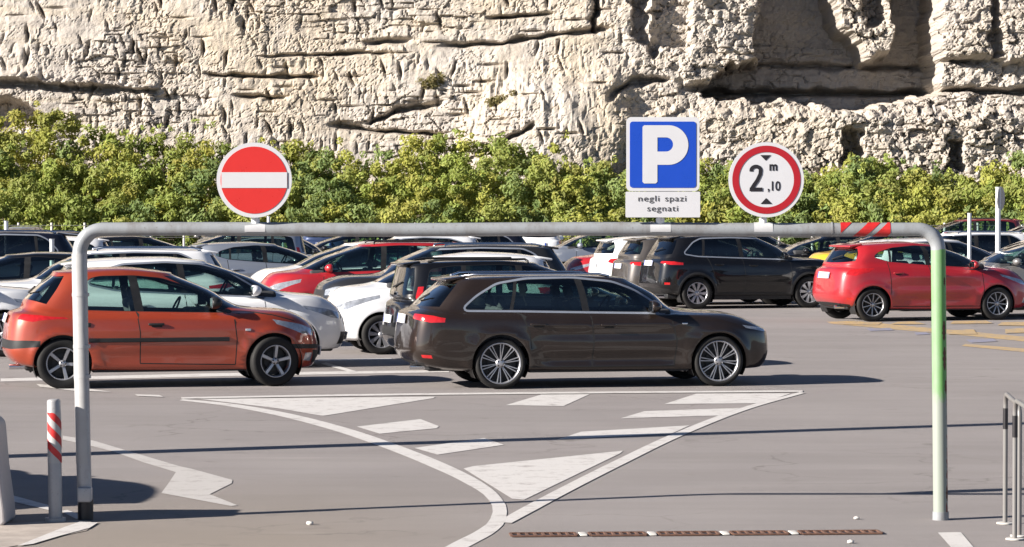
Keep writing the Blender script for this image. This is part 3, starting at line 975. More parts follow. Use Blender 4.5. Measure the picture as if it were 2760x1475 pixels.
# crossover ------------------------------------------------------------------
MODELS["crossover"] = dict(
    name="crossover_car", L=4.32, W=.90, R=.335, Rr=.235, arch=.38, xr=.82, xf=3.46, roof_crown=.032, flare=.022,
    rings=rings(4.32, .90, 1.57, cowl=3.42, cowl_z=1.06, head=2.36, head_z=1.485, tail=.36, tail_z=1.47, rwb=.14, rwb_z=1.10, hood_z=.82, belt=(1.08, .99), R=.335, nose=.66, low=.03, shoulder=.05, bow=.30, rbow=.14, roofw=.62, boot=1.0, roof_mid=1.7),
    dlo=[(.62, 1.20), (1.0, 1.12), (1.8, 1.075), (3.10, 1.01), (2.92, 1.13), (2.56, 1.35), (2.2, 1.445), (1.7, 1.475), (1.1, 1.45), (.80, 1.36)], dlo_r=.06, trim=True,
    pillars=[(1.10, .05, .022), (1.94, -.12, .045)], front_pane=0, belt_z=1.07, cowl_x=3.42, mirror=(2.94, 1.06),
    gaps=[[(1.24, .55), (1.2, .75), (1.1, 1.10)], [(1.98, .32), (2.0, .65), (1.94, 1.07)], [(3.06, .30), (3.1, .65), (3.06, 1.01)]],
    handles=[(1.34, .90), (2.18, .88)], plate_t=3.3, plate_tf=1.8, rim="twin5", exhaust=True, spoiler=True, wiper=True,
    st_regions=[("windscreen", [(10.05, 6.2), (13, 6.10), (13, 7.85), (10.2, 7.85)], None), ("rear_window", [(0, 6.3), (2.75, 6.35), (2.6, 7.7), (0, 7.8)], None),
                ("tail_light", [(1.9, 3.7), (3.1, 3.6), (4.2, 4.0), (4.2, 4.4), (3.2, 4.5), (1.9, 4.2)], None), ("headlight", [(9.45, 3.8), (10.5, 3.1), (11.4, 3.0), (11.5, 3.45), (10.6, 3.9), (9.5, 4.2)], None),
                ("grille", [(11.5, 2.6), (13, 2.6), (13, 3.2), (11.6, 3.2)], None), ("lower_grille", [(10.9, 1.4), (13, 1.4), (13, 2.1), (11.0, 2.1)], None), ("rear_valance", [(0, .5), (2.8, .5), (2.9, 1.4), (0, 1.5)], None)])
# small city hatchback ---------------------------------------------------------
MODELS["city"] = dict(
    name="city_car", L=3.72, W=.83, R=.30, Rr=.20, arch=.345, xr=.52, xf=2.92, roof_crown=.036,
    rings=rings(3.72, .83, 1.53, cowl=2.98, cowl_z=1.06, head=2.02, head_z=1.44, tail=.28, tail_z=1.42, rwb=.12, rwb_z=1.08, hood_z=.80, belt=(1.08, .99), R=.30, nose=.64, bow=.28, rbow=.15, roofw=.60, boot=1.0, roof_mid=1.35, shoulder=.03),
    dlo=[(.52, 1.18), (.9, 1.10), (1.6, 1.065), (2.66, 1.01), (2.50, 1.13), (2.20, 1.31), (1.9, 1.405), (1.4, 1.43), (.9, 1.395), (.62, 1.30)], dlo_r=.06,
    pillars=[(.92, .0, .022), (1.62, -.10, .05)], front_pane=0, belt_z=1.06, cowl_x=2.98, mirror=(2.54, 1.05),
    gaps=[[(.90, .55), (.88, .70), (.86, 1.1)], [(1.62, .28), (1.64, .60), (1.60, 1.06)], [(2.60, .27), (2.62, .60), (2.60, 1.0)]],
    handles=[(1.02, .90), (1.84, .88)], plate_t=3.0, plate_tf=1.8, rim="cover", exhaust=True, spoiler=True, wiper=True,
    st_regions=[("windscreen", [(10.05, 6.2), (13, 6.10), (13, 7.85), (10.2, 7.85)], None), ("rear_window", [(0, 6.2), (2.75, 6.25), (2.6, 7.7), (0, 7.8)], None),
                ("tail_light", [(2.4, 3.6), (3.2, 3.5), (4.1, 4.0), (4.0, 4.8), (3.2, 4.8), (2.5, 4.5)], None), ("headlight", [(9.15, 4.05), (10.4, 3.1), (11.4, 2.9), (11.6, 3.4), (10.6, 3.95), (9.3, 4.4)], None),
                ("grille", [(11.6, 2.75), (13, 2.75), (13, 3.05), (11.6, 3.05)], None), ("lower_grille", [(10.9, 1.4), (13, 1.4), (13, 2.2), (11.1, 2.2)], None), ("fog_light", [(10.5, 1.5), (10.85, 1.45), (10.85, 1.85), (10.5, 1.85)], None)])
# small people carrier -------------------------------------------------------
MODELS["mpv"] = dict(
    name="people_carrier", L=4.10, W=.86, R=.315, Rr=.21, arch=.355, xr=.66, xf=3.28, roof_crown=.030,
    rings=rings(4.10, .86, 1.62, cowl=3.36, cowl_z=1.09, head=2.22, head_z=1.53, tail=.20, tail_z=1.54, rwb=.09, rwb_z=1.06, hood_z=.84, belt=(1.07, 1.02), R=.315, nose=.66, bow=.27, rbow=.11, roofw=.66, boot=.98, roof_mid=1.5, shoulder=.05),
    dlo=[(.42, 1.12), (.9, 1.10), (1.6, 1.085), (3.02, 1.04), (2.84, 1.16), (2.46, 1.40), (2.1, 1.50), (1.5, 1.53), (.8, 1.51), (.50, 1.46)], dlo_r=.06,
    pillars=[(.98, .02, .035), (1.84, -.08, .05)], front_pane=0, belt_z=1.07, cowl_x=3.36, mirror=(2.86, 1.09),
    gaps=[[(1.06, .55), (1.04, .75), (.98, 1.1)], [(1.88, .30), (1.9, .65), (1.84, 1.08)], [(2.94, .29), (2.98, .65), (2.94, 1.04)]],
    handles=[(1.2, .92), (2.08, .90)], plate_t=2.7, plate_tf=1.8, rim="twin5", exhaust=True, spoiler=True, wiper=True, rails=(.5, 2.2), rail_z=1.56, rail_mat=M_BLACK,
    st_regions=[("windscreen", [(10.05, 6.2), (13, 6.10), (13, 7.85), (10.2, 7.85)], None), ("rear_window", [(0, 6.2), (2.75, 6.25), (2.6, 7.7), (0, 7.8)], None),
                ("tail_light", [(2.75, 3.6), (3.3, 3.5), (3.9, 4.0), (3.75, 6.6), (3.15, 6.6), (2.95, 5.0)], None), ("headlight", [(9.3, 4.0), (10.4, 3.1), (11.4, 2.95), (11.5, 3.4), (10.6, 3.95), (9.4, 4.4)], None),
                ("grille", [(11.5, 2.6), (13, 2.6), (13, 3.1), (11.6, 3.1)], None), ("lower_grille", [(10.9, 1.4), (13, 1.4), (13, 2.1), (11.0, 2.1)], None), ("rear_bumper_strip", [(0, 2.0), (2.0, 2.0), (3.9, 2.1), (3.9, 2.45), (2.0, 2.4), (0, 2.4)], None)])

# ------------------------------------------------------------------ ground
def asphalt_material():
    m, nt, b = new_mat("asphalt")
    v = coords(nt)
    grain = noise_tex(nt, 130, 3, 0.8, v)
    blot = ramp(nt, noise_tex(nt, .35, 6, .62, v), [(.35, 0.0), (.70, 1.0)])
    vs = coords(nt, scale=(.12, 1.0, 1.0))
    streak = ramp(nt, noise_tex(nt, .9, 6, .7, vs), [(.42, 0.0), (.75, 1.0)])
    c = mixc(nt, blot, (.245, .221, .217), (.325, .294, .286))
    c = mixc(nt, ramp(nt, grain, [(.30, .0), (.75, 1.0)]), mixc(nt, .55, c, (.10, .09, .09)), mixc(nt, .48, c, (.44, .41, .395)))
    mm = node(nt, "ShaderNodeMath", operation='MULTIPLY')
    nt.links.new(streak, mm.inputs[0]); mm.inputs[1].default_value = .40
    c = mixc(nt, mm.outputs[0], c, (.16, .145, .14))
    # a warm dusty patch in the near left corner, as worn into the surface there
    tc = node(nt, "ShaderNodeTexCoord")
    sx = node(nt, "ShaderNodeSeparateXYZ")
    nt.links.new(tc.outputs["Object"], sx.inputs[0])
    a = node(nt, "ShaderNodeMapRange"); a.inputs[1].default_value = 25.5; a.inputs[2].default_value = 20.5
    nt.links.new(sx.outputs[1], a.inputs[0])
    e = node(nt, "ShaderNodeMapRange"); e.inputs[1].default_value = .4; e.inputs[2].default_value = -1.6
    nt.links.new(sx.outputs[0], e.inputs[0])
    mu = node(nt, "ShaderNodeMath", operation='MULTIPLY')
    nt.links.new(a.outputs[0], mu.inputs[0]); nt.links.new(e.outputs[0], mu.inputs[1])
    mu2 = node(nt, "ShaderNodeMath", operation='MULTIPLY')
    nt.links.new(mu.outputs[0], mu2.inputs[0]); mu2.inputs[1].default_value = .55
    c = mixc(nt, mu2.outputs[0], c, (.235, .195, .150))
    # hairline cracks and dark mended seams
    vo = node(nt, "ShaderNodeTexVoronoi", feature='DISTANCE_TO_EDGE')
    vo.inputs["Scale"].default_value = .42
    wv = node(nt, "ShaderNodeVectorMath", operation='ADD')
    nz_ = node(nt, "ShaderNodeTexNoise"); nz_.inputs["Scale"].default_value = 1.6; nz_.inputs["Detail"].default_value = 6
    nt.links.new(v, nz_.inputs["Vector"]); nt.links.new(v, wv.inputs[0]); nt.links.new(nz_.outputs["Color"], wv.inputs[1])
    nt.links.new(wv.outputs[0], vo.inputs["Vector"])
    ck = ramp(nt, vo.outputs["Distance"], [(.0, .55), (.012, 0.0)])
    ckm = node(nt, "ShaderNodeMath", operation='MULTIPLY')
    nt.links.new(ck, ckm.inputs[0]); nt.links.new(ramp(nt, noise_tex(nt, .22, 2, .5, v), [(.48, 0.0), (.60, 1.0)]), ckm.inputs[1])
    c = mixc(nt, ckm.outputs[0], c, (.12, .105, .10))
    pale = ramp(nt, noise_tex(nt, 2.6, 7, .75, vs, .3), [(.60, 0.0), (.76, .35)])
    c = mixc(nt, pale, c, (.40, .36, .34))
    # oil spots
    spot = ramp(nt, noise_tex(nt, 1.7, 3, .5, v, .6), [(.66, 0.0), (.78, .5)])
    c = mixc(nt, spot, c, (.115, .10, .095))
    nt.links.new(c, b.inputs["Base Color"])
    b.inputs["Roughness"].default_value = .92
    b.inputs["Specular IOR Level"].default_value = .25
    bump(nt, b, grain, .5, .008)
    return m


def marking_material(name, col, wear=.5, base=(.235, .21, .20)):
    m, nt, b = new_mat(name)
    v = coords(nt)
    w = ramp(nt, noise_tex(nt, 5.0, 8, .75, v), [(wear, 0.0), (wear + .16, 1.0)])
    w2 = ramp(nt, noise_tex(nt, 60, 3, .7, v), [(.58, 0.0), (.72, .55)])
    c = mixc(nt, w2, mixc(nt, w, col, base), base)
    nt.links.new(c, b.inputs["Base Color"])
    b.inputs["Roughness"].default_value = .8
    bump(nt, b, noise_tex(nt, 130, 3, .8, v), .4, .006)
    return m


M_ASPHALT = asphalt_material()
M_WHITE_LINE = marking_material("white_line_paint", (.53, .51, .495), .525, (.28, .25, .24))
M_WHITE_WORN = marking_material("worn_white_paint", (.43, .41, .395), .52, (.28, .25, .24))
M_YELLOW_LINE = marking_material("yellow_line_paint", (.44, .30, .13), .46)
M_BLUE_LINE = marking_material("faded_blue_paint", (.20, .21, .31), .44)

tag(mesh_obj("ground", [(-1500, -1500, 0), (1500, -1500, 0), (1500, 1500, 0), (-1500, 1500, 0)], [(0, 1, 2, 3)], M_ASPHALT), kind="structure")


def marking(name, polys, mat, z=.004):
    """Painted marking: polygons given in working pixels of the photo, laid on the ground."""
    vs, fs = [], []
    for p in polys:
        q = [ground(x * K, y * K) for (x, y) in p]
        n = len(vs)
        from mathutils.geometry import tessellate_polygon
        tri = tessellate_polygon([[Vector((a.x, a.y, 0)) for a in q]])
        vs += [(a.x, a.y, z) for a in q]
        for t in tri:
            a, b_, c = (q[i] for i in t)
            up = (b_.x - a.x) * (c.y - a.y) - (b_.y - a.y) * (c.x - a.x) > 0
            fs.append(tuple(n + i for i in (t if up else t[::-1])))
    return tag(mesh_obj(name, vs, fs, mat), kind="structure")


def band(center, widths):
    """A line of varying pixel thickness along a centre polyline (thickness measured down the picture)."""
    P = np.array(center, float)
    t = np.concatenate([[0], np.cumsum(np.hypot(*np.diff(P, axis=0).T))])
    q = np.linspace(0, t[-1], 60)
    C = pchip(t, P, q)
    w = np.interp(q, t, widths)
    d = np.gradient(C, axis=0)
    d[:, 0] /= 5.0                                # ground is foreshortened: work out the normal in a squashed frame
    d /= np.linalg.norm(d, axis=1, keepdims=True)
    nr = np.stack([-d[:, 1] * 5.0, d[:, 0]], 1)
    s = np.minimum(1, 3.2 / np.abs(nr[:, 0]).clip(1e-3))[:, None] if False else 1
    return [tuple(a) for a in (C + nr * w[:, None] / 2 * s)] + [tuple(a) for a in (C - nr * w[:, None] / 2 * s)[::-1]]


marking("road_marking", [band([(455, 1007), (560, 1018), (700, 1042), (860, 1083), (980, 1124), (1100, 1172), (1190, 1216), (1240, 1252), (1258, 1285), (1250, 1315), (1222, 1340), (1170, 1368), (1120, 1395)], [4, 6, 8, 9, 9.5, 10, 9, 7, 7, 8, 10, 11, 11])], M_WHITE_LINE)
marking("road_marking", [band([(455, 1003.5), (900, 996), (1400, 990.5), (2020, 986)], [4, 4.5, 4.5, 4])], M_WHITE_LINE, .008)
marking("road_marking", [band([(2020, 989), (1880, 1028), (1700, 1098), (1560, 1165), (1420, 1236), (1330, 1284), (1268, 1318)], [3.5, 5, 6.5, 7.5, 8, 8.5, 8])], M_WHITE_LINE, .006)
marking("road_marking", [
    [(500, 1005), (1095, 999.5), (1090, 1003), (812, 1048), (700, 1029)],
    [(1272, 1021), (1362, 994), (1484, 993), (1418, 1023)],
    [(1672, 1018), (1752, 992), (1990, 991), (1915, 1016)],
    [(1562, 1054), (1622, 1036), (1862, 1028), (1808, 1047)],
    [(1402, 1108), (1462, 1088), (1735, 1072), (1690, 1093)],
    [(897, 1075), (1057, 1056), (1104, 1074), (1098, 1079), (955, 1093)],
    [(1042, 1129), (1218, 1104), (1268, 1121), (1100, 1146)],
    [(1166, 1181), (1190, 1175), (1568, 1136), (1560, 1143), (1318, 1260), (1288, 1257)],
], M_WHITE_LINE)
marking("direction_arrow", [[(156, 1098), (232, 1110), (449, 1175), (482, 1182), (583, 1210), (582, 1218), (526, 1246), (596, 1274), (580, 1276), (404, 1243), (421, 1220), (441, 1190), (362, 1166), (283, 1138), (232, 1125), (156, 1108)]], M_WHITE_WORN)
marking("bay_line", [[(0, 961), (0, 953.5), (500, 941), (820, 936), (1130, 932), (1130, 937.5), (820, 943), (500, 949)]], M_WHITE_LINE)
marking("bay_line", [[(338, 994), (400, 996), (410, 1001), (345, 998)], [(90, 968), (190, 975), (250, 984), (280, 988), (180, 985), (100, 975)], [(820, 914), (900, 937), (880, 938), (806, 917)]], M_WHITE_LINE, .008)
marking("bay_line", [[(800, 905), (985, 902), (985, 905.5), (800, 909)]], M_WHITE_LINE)
marking("bay_line", [[(2080, 810), (2150, 808), (2600, 850), (2600, 862), (2440, 846), (2090, 815)]], M_YELLOW_LINE)
marking("bay_line", [[(2130, 812), (2220, 812), (2210, 819), (2120, 818)], [(2260, 811), (2300, 810), (2330, 817), (2240, 817)], [(2400, 809), (2480, 808), (2500, 815), (2390, 816)], [(2520, 812), (2590, 811), (2590, 821), (2510, 820)], [(2390, 832), (2450, 830), (2460, 842), (2385, 843)], [(2530, 829), (2590, 827), (2590, 838), (2530, 840)]], M_YELLOW_LINE, .010)
marking("bay_line", [[(2430, 866), (2600, 880), (2600, 889), (2420, 871)]], M_YELLOW_LINE)
marking("bay_symbol", [[(2180, 828), (2240, 826), (2250, 832), (2190, 834)], [(2430, 856), (2500, 853), (2510, 860), (2445, 864)], [(2300, 838), (2330, 836), (2340, 842), (2306, 844)]], M_BLUE_LINE, .007)
marking("kerb_line", [[(2362, 1343), (2420, 1342), (2452, 1380), (2395, 1380)]], M_WHITE_LINE)
marking("kerb_line", [[(244, 1319), (222, 1333), (150, 1352), (80, 1373), (40, 1378), (110, 1350), (160, 1330), (198, 1317)]], M_WHITE_LINE, .008)
marking("kerb_line", [[(148, 1288), (168, 1286), (205, 1300), (206, 1308), (190, 1309)], [(8, 1245), (30, 1249), (128, 1276), (128, 1288), (20, 1262)]], M_WHITE_LINE)

# pale kerb ramp in the near left corner
M_KERB = plain("kerb_concrete", (.345, .30, .265), .9, var=.22, vscale=5)
cv = []
top = [(-70, 1322), (60, 1318), (150, 1311), (215, 1313), (240, 1321), (215, 1338), (150, 1352), (60, 1372), (-70, 1395)]
marking("pavement", [top], M_KERB, .004)

# ------------------------------------------------------------------ street furniture
def galv(name, col=(.55, .55, .56), stain=(.34, .31, .29), amt=.5):
    m, nt, b = new_mat(name)
    v = coords(nt, scale=(1, 1, .35))
    f = ramp(nt, noise_tex(nt, 7, 7, .7, v), [(.46, 0.0), (.75, amt)])
    g = ramp(nt, noise_tex(nt, 55, 3, .7, coords(nt)), [(.60, 0.0), (.74, .7)])
    c = mixc(nt, f, col, stain)
    c = mixc(nt, g, c, stain)
    nt.links.new(c, b.inputs["Base Color"])
    b.inputs["Roughness"].default_value = .42
    b.inputs["Metallic"].default_value = .15
    return m


M_GALV = galv("painted_pipe", (.275, .29, .305), (.15, .13, .12), .75)
M_GREY_STEEL = galv("grey_steel", (.36, .36, .37), (.20, .18, .17), .6)
M_SHEATH = plain("white_sheath", (.36, .36, .36), .35, var=.06)
M_SIGN_WHITE = plain("sign_white", (.50, .50, .52), .32, var=.03, vscale=4)
M_SIGN_RED = plain("sign_red", (.50, .022, .018), .3, var=.05, vscale=4)
M_SIGN_DEEPRED = plain("sign_deep_red", (.32, .008, .014), .3, var=.05, vscale=4)
M_SIGN_BLUE = plain("sign_blue", (.006, .050, .38), .3, var=.05, vscale=4)
M_SIGN_BLACK = plain("sign_black", (.012, .010, .012), .4)
M_SIGN_BACK = plain("sign_back_grey", (.32, .33, .34), .5, metal=.4)
M_RED_TAPE = plain("red_tape", (.45, .02, .02), .4, var=.25)
M_RUST = plain("rusty_iron", (.12, .060, .040), .85, var=.5, vscale=30)
M_CONCRETE = plain("light_concrete", (.52, .50, .47), .9, var=.2, vscale=12)
M_SADDLE = plain("saddle_grey", (.46, .46, .47), .4, var=.1)
M_STUB = plain("white_clamp", (.80, .79, .78), .35, var=.05)


def spray_green():
    """Painted pipe with a sprayed green band and rust down its right flank."""
    m, nt, b = new_mat("green_sprayed_pipe")
    tc = node(nt, "ShaderNodeTexCoord")
    sx = node(nt, "ShaderNodeSeparateXYZ")
    nt.links.new(tc.outputs["Object"], sx.inputs[0])
    v = coords(nt, scale=(1, 1, .4))
    nz = noise_tex(nt, 9, 6, .7, v)
    zr = node(nt, "ShaderNodeMapRange"); zr.inputs[1].default_value = .80; zr.inputs[2].default_value = 1.15
    nt.links.new(sx.outputs[2], zr.inputs[0])
    z2 = node(nt, "ShaderNodeMapRange"); z2.inputs[1].default_value = 2.20; z2.inputs[2].default_value = 2.10
    nt.links.new(sx.outputs[2], z2.inputs[0])
    mu = node(nt, "ShaderNodeMath", operation='MULTIPLY')
    nt.links.new(zr.outputs[0], mu.inputs[0]); nt.links.new(z2.outputs[0], mu.inputs[1])
    xr = node(nt, "ShaderNodeMapRange"); xr.inputs[1].default_value = -.03; xr.inputs[2].default_value = .035
    nt.links.new(sx.outputs[0], xr.inputs[0])
    ad = node(nt, "ShaderNodeMath", operation='ADD')
    nt.links.new(xr.outputs[0], ad.inputs[0]); nt.links.new(nz, ad.inputs[1])
    g = ramp(nt, ad.outputs[0], [(.45, .40), (.95, 1.0)])
    gq = node(nt, "ShaderNodeMath", operation='ADD')
    nt.links.new(mu.outputs[0], gq.inputs[0]); nt.links.new(noise_tex(nt, 14, 7, .8, v), gq.inputs[1])
    mu_ = ramp(nt, gq.outputs[0], [(.72, 0.0), (.98, 1.0)])
    gm = node(nt, "ShaderNodeMath", operation='MULTIPLY')
    nt.links.new(mu_, gm.inputs[0]); nt.links.new(g, gm.inputs[1])
    c = mixc(nt, gm.outputs[0], (.24, .265, .23), (.11, .30, .07))
    n2 = node(nt, "ShaderNodeMath", operation='ADD')
    xr2 = node(nt, "ShaderNodeMapRange"); xr2.inputs[1].default_value = .0; xr2.inputs[2].default_value = .036
    nt.links.new(sx.outputs[0], xr2.inputs[0])
    nt.links.new(xr2.outputs[0], n2.inputs[0]); nt.links.new(noise_tex(nt, 6, 6, .75, v), n2.inputs[1])
    r = ramp(nt, n2.outputs[0], [(1.36, 0.0), (1.46, 1.0)])
    rr = node(nt, "ShaderNodeMath", operation='MULTIPLY')
    c = mixc(nt, ramp(nt, n2.outputs[0], [(.0, 0.0), (1.0, 0.0)]), c, (.12, .03, .02))
    sub = node(nt, "ShaderNodeMath", operation='SUBTRACT'); nt.links.new(n2.outputs[0], sub.inputs[0]); sub.inputs[1].default_value = 1.0
    sc_ = node(nt, "ShaderNodeMath", operation='MULTIPLY'); nt.links.new(sub.outputs[0], sc_.inputs[0]); sc_.inputs[1].default_value = 2.0
    c = mixc(nt, ramp(nt, sc_.outputs[0], [(.98, 0.0), (1.0, 1.0)]), c, (.14, .03, .02))
    nt.links.new(c, b.inputs["Base Color"])
    b.inputs["Roughness"].default_value = .45
    return m


M_GREEN = spray_green()
GD = CAM_H * FPX / (1403.0 - HOR)               # distance of the gate
S = FPX / GD


def gx(px): return (px - 1380.0) / S
def gz(py): return CAM_H + (HOR - py) / S


gate = empty("height_barrier", (0, GD, 0))
tag(gate, "long white pipe gate across the car park entrance, carrying three signs", "height barrier")
xl, xr_ = gx(228), gx(2538)
xlt, xrt = gx(215), gx(2529)
zb = gz(618.5)
rp = .054
# crossbar with its two elbows
pth = []
for a in np.linspace(0, math.pi / 2, 10):
    pth.append((xlt + .17 * (1 - math.sin(math.pi / 2 - a)) if False else xlt + .17 - .17 * math.cos(a), 0, zb - .17 + .17 * math.sin(a)))
x0b, x1b = xlt + .17, xrt - .15
for k in range(1, 12):
    pth.append((x0b + (x1b - x0b) * k / 12, 0, zb + .004 * math.sin(k * 1.1)))
for a in np.linspace(0, math.pi / 2, 10):
    pth.append((x1b + .15 * math.sin(a), 0, zb - .15 + .15 * math.cos(a)))
mb = MB()
mb.tube(pth, [rp] * 6 + [.050] * (len(pth) - 12) + [rp] * 6, 0, 24, False)
mb.tube([(gx(2240), 0, zb), (gx(2244), 0, zb)], .0535, 0, 24)
bar = mb.build("crossbar", [M_GALV], gate)
# tape: slanting red stripes round the bar near the right end
mb = MB()
for (pa, sl, w) in ((2226, 40, 36), (2297, 42, 42), (2350, 42, 50)):
    vs, fs = [], []
    for k in range(25):
        t = 2 * math.pi * k / 24
        sh = (pa + sl * (.5 + .5 * math.sin(t)))
        for xx in (sh, sh + w * .8):
            vs.append((gx(max(2264, min(2398, xx))), -.0525 * math.cos(t), zb + .0525 * math.sin(t)))
    for k in range(24):
        fs.append((2 * k, 2 * k + 1, 2 * k + 3, 2 * k + 2))
    mb.add(vs, fs, 0, True)
mb.build("stripe_tape", [M_RED_TAPE], gate)
# left post: white sheath above, grey pipe below, dark foot
mb = MB()
mb.tube([(xl, 0, 0), (xl + (xlt - xl) * .35, 0, .42), (xl + (xlt - xl) * .8, 0, 1.3), (xlt, 0, zb - .16)], rp, 0, 24)
lp = mb.build("post", [M_GREY_STEEL], gate)
mb = MB()
vs, fs = [], []
zz = [.42, .80, 1.02, 1.05, 1.36, 1.75, zb - .18]
for i, z in enumerate(zz):
    cx = xl + (xlt - xl) * min(1, z / 1.9)
    rr = .060 if i != 3 else .063
    for k in range(13):
        t = math.radians(150 + 150 * k / 12)
        vs.append((cx + rr * math.cos(t), rr * math.sin(t), z))
for i in range(len(zz) - 1):
    for k in range(12):
        a = i * 13 + k
        fs.append((a, a + 1, a + 14, a + 13))
mb.add(vs, fs, 0, True)
for z in (1.26, 1.64, 1.04):
    cx = xl + (xlt - xl) * min(1, z / 1.9)
    mb.tube([(cx, 0, z), (cx, 0, z + .025)], .0635, 0, 24)
sh = mb.build("sheath", [M_SHEATH], lp)
mb = MB()
mb.tube([(xl, 0, 0), (xl, 0, .15)], .0575, 0, 20)
mb.box((xl + .0, -.03, .19), (.10, .10, .11), 1, bevel=.012)
mb.build("foot", [M_SIGN_BLACK, M_GREY_STEEL], lp)
# right post
mb = MB()
mb.tube([(0, 0, 0), ((xrt - xr_) * .5, 0, 1.0), (xrt - xr_, 0, zb - .145)], rp, 0, 24)
rpst = mb.build("post", [M_GREEN], gate, loc=(xr_, 0, 0))
rpst["label"] = "post sprayed green with rust on its flank"
for (z0, z1, a0, a1) in ((1.32, 1.46, 12, 58), (1.10, 1.27, 16, 62), (.93, 1.03, 30, 70), (1.72, 1.78, 30, 60), (.14, .24, 35, 75)):
    mb = MB()
    vs, fs = [], []
    for i in range(9):
        f = i / 8
        w_ = math.sin(math.pi * (.12 + .76 * f)) * (.7 + .3 * math.sin(i * 2.7 + z0 * 9))
        for k in range(7):
            t = math.radians((a0 + a1) / 2 + (a1 - a0) / 2 * w_ * (k / 3 - 1)) - math.pi / 2
            z = z0 + (z1 - z0) * f
            cx = (xrt - xr_) * min(1, z / 2)
            vs.append((cx + .0548 * math.cos(t), .0548 * math.sin(t), z))
    for i in range(8):
        for k in range(6):
            a = i * 7 + k
            fs.append((a, a + 1, a + 8, a + 7))
    mb.add(vs, fs, 0, True)
    mb.build("rust_patch", [M_RUST], rpst)
mb = MB()
mb.tube([(0, 0, 0), (0, 0, .06)], .060, 0, 24)
mb.build("collar", [M_GALV], rpst)


# signs stand on the crossbar
def stub(root, px0, px1, y0=588, y1=604):
    mb = MB()
    mb.tube([(gx((px0 + px1) / 2) - root.location.x, 0, zb + .035), (gx((px0 + px1) / 2) - root.location.x, 0, gz(y0))], (px1 - px0) / S / 2, 0, 20)
    mb.tube([(gx((px0 + px1) / 2) - root.location.x, .0, gz(y0)), (gx((px0 + px1) / 2) - root.location.x, .0, gz(470))], .018, 0, 12)
    mb.build("sign_stub", [M_STUB], root)
    mb = MB()
    w = (px1 - px0) / S * 1.2
    vs, fs = [], []
    cx = gx((px0 + px1) / 2) - root.location.x
    for k in range(13):
        t = math.radians(-20 + 160 * k / 12)
        for xx in (cx - w, cx + w):
            vs.append((xx, -.0515 * math.cos(t), zb + .0515 * math.sin(t)))
    for k in range(12):
        fs.append((2 * k, 2 * k + 1, 2 * k + 3, 2 * k + 2))
    mb.add(vs, fs, 0, True)
    mb.build("saddle", [M_SADDLE], root)


def disc(mb, cx, cz, r, y0, y1, m, n=64, m_back=None):
    pts = [(cx + r * math.cos(2 * math.pi * k / n), cz + r * math.sin(2 * math.pi * k / n)) for k in range(n)]
    prism(mb, pts, y0, y1, m)


def ring(mb, cx, cz, r0, r1, y, m, n=64):
    vs, fs = [], []
    for k in range(n):
        t = 2 * math.pi * k / n
        for r in (r0, r1):
            vs.append((cx + r * math.cos(t), y, cz + r * math.sin(t)))
    for k in range(n):
        j = (k + 1) % n
        fs.append((2 * k, 2 * j, 2 * j + 1, 2 * k + 1))
    mb.add(vs, fs, m)


def flat(mb, pts, y, m):
    from mathutils.geometry import tessellate_polygon
    tri = tessellate_polygon([[Vector((p[0], p[1], 0)) for p in pts]])
    f = []
    for t in tri:
        a, b_, c = (pts[i] for i in t)
        ccw = (b_[0] - a[0]) * (c[1] - a[1]) - (b_[1] - a[1]) * (c[0] - a[0]) > 0
        f.append(t if ccw else t[::-1])
    mb.add([(p[0], y, p[1]) for p in pts], f, m)


def face_frame(root, yaw):
    root.rotation_euler = (0, 0, math.radians(yaw))


YS = -.085                                       # face of the signs in front of the pipe's axis
# no-entry sign
r1 = empty("no_entry_sign", (gx(688), GD, 0))
tag(r1, "round red no entry sign with a white bar on the white pipe", "road sign")
cz = gz(486)
mb = MB()
disc(mb, 0, cz, 101 / S, YS, YS + .028, 0)
mb.build("sign_rim", [M_SIGN_WHITE], r1)
mb = MB()
disc(mb, 0, cz, 90 / S, YS - .003, YS, 0)
mb.build("red_disc", [M_SIGN_RED], r1)
mb = MB()
mb.box((.001, YS - .0045, cz), (176 / S, .003, 42 / S), 0)
mb.build("white_bar", [M_SIGN_WHITE], r1)
mb = MB()
mb.box((0, YS + .04, cz), (.10, .026, .34), 0)
mb.build("bracket", [M_SIGN_BACK], r1)
stub(r1, 677, 700)
# parking sign and its panel
r2 = empty("parking_sign", (gx(1785), GD, 0))
tag(r2, "square blue parking sign with a big white P above a white text panel", "road sign")


def rrect(x0, x1, z0, z1, r, seg=5):
    out = []
    for (cx, cz_, a) in ((x1 - r, z1 - r, 0), (x0 + r, z1 - r, 90), (x0 + r, z0 + r, 180), (x1 - r, z0 + r, 270)):
        for k in range(seg + 1):
            t = math.radians(a + 90 * k / seg)
            out.append((cx + r * math.cos(t), cz_ + r * math.sin(t)))
    return out


X = lambda px: gx(px) - r2.location.x
mb = MB()
prism(mb, rrect(X(1687), X(1883), gz(515.5), gz(317), .035), YS, YS + .025, 0)
mb.build("sign_rim", [M_SIGN_WHITE], r2)
mb = MB()
prism(mb, rrect(X(1696), X(1874), gz(506.5), gz(329), .022), YS - .003, YS, 0)
mb.build("blue_field", [M_SIGN_BLUE], r2)
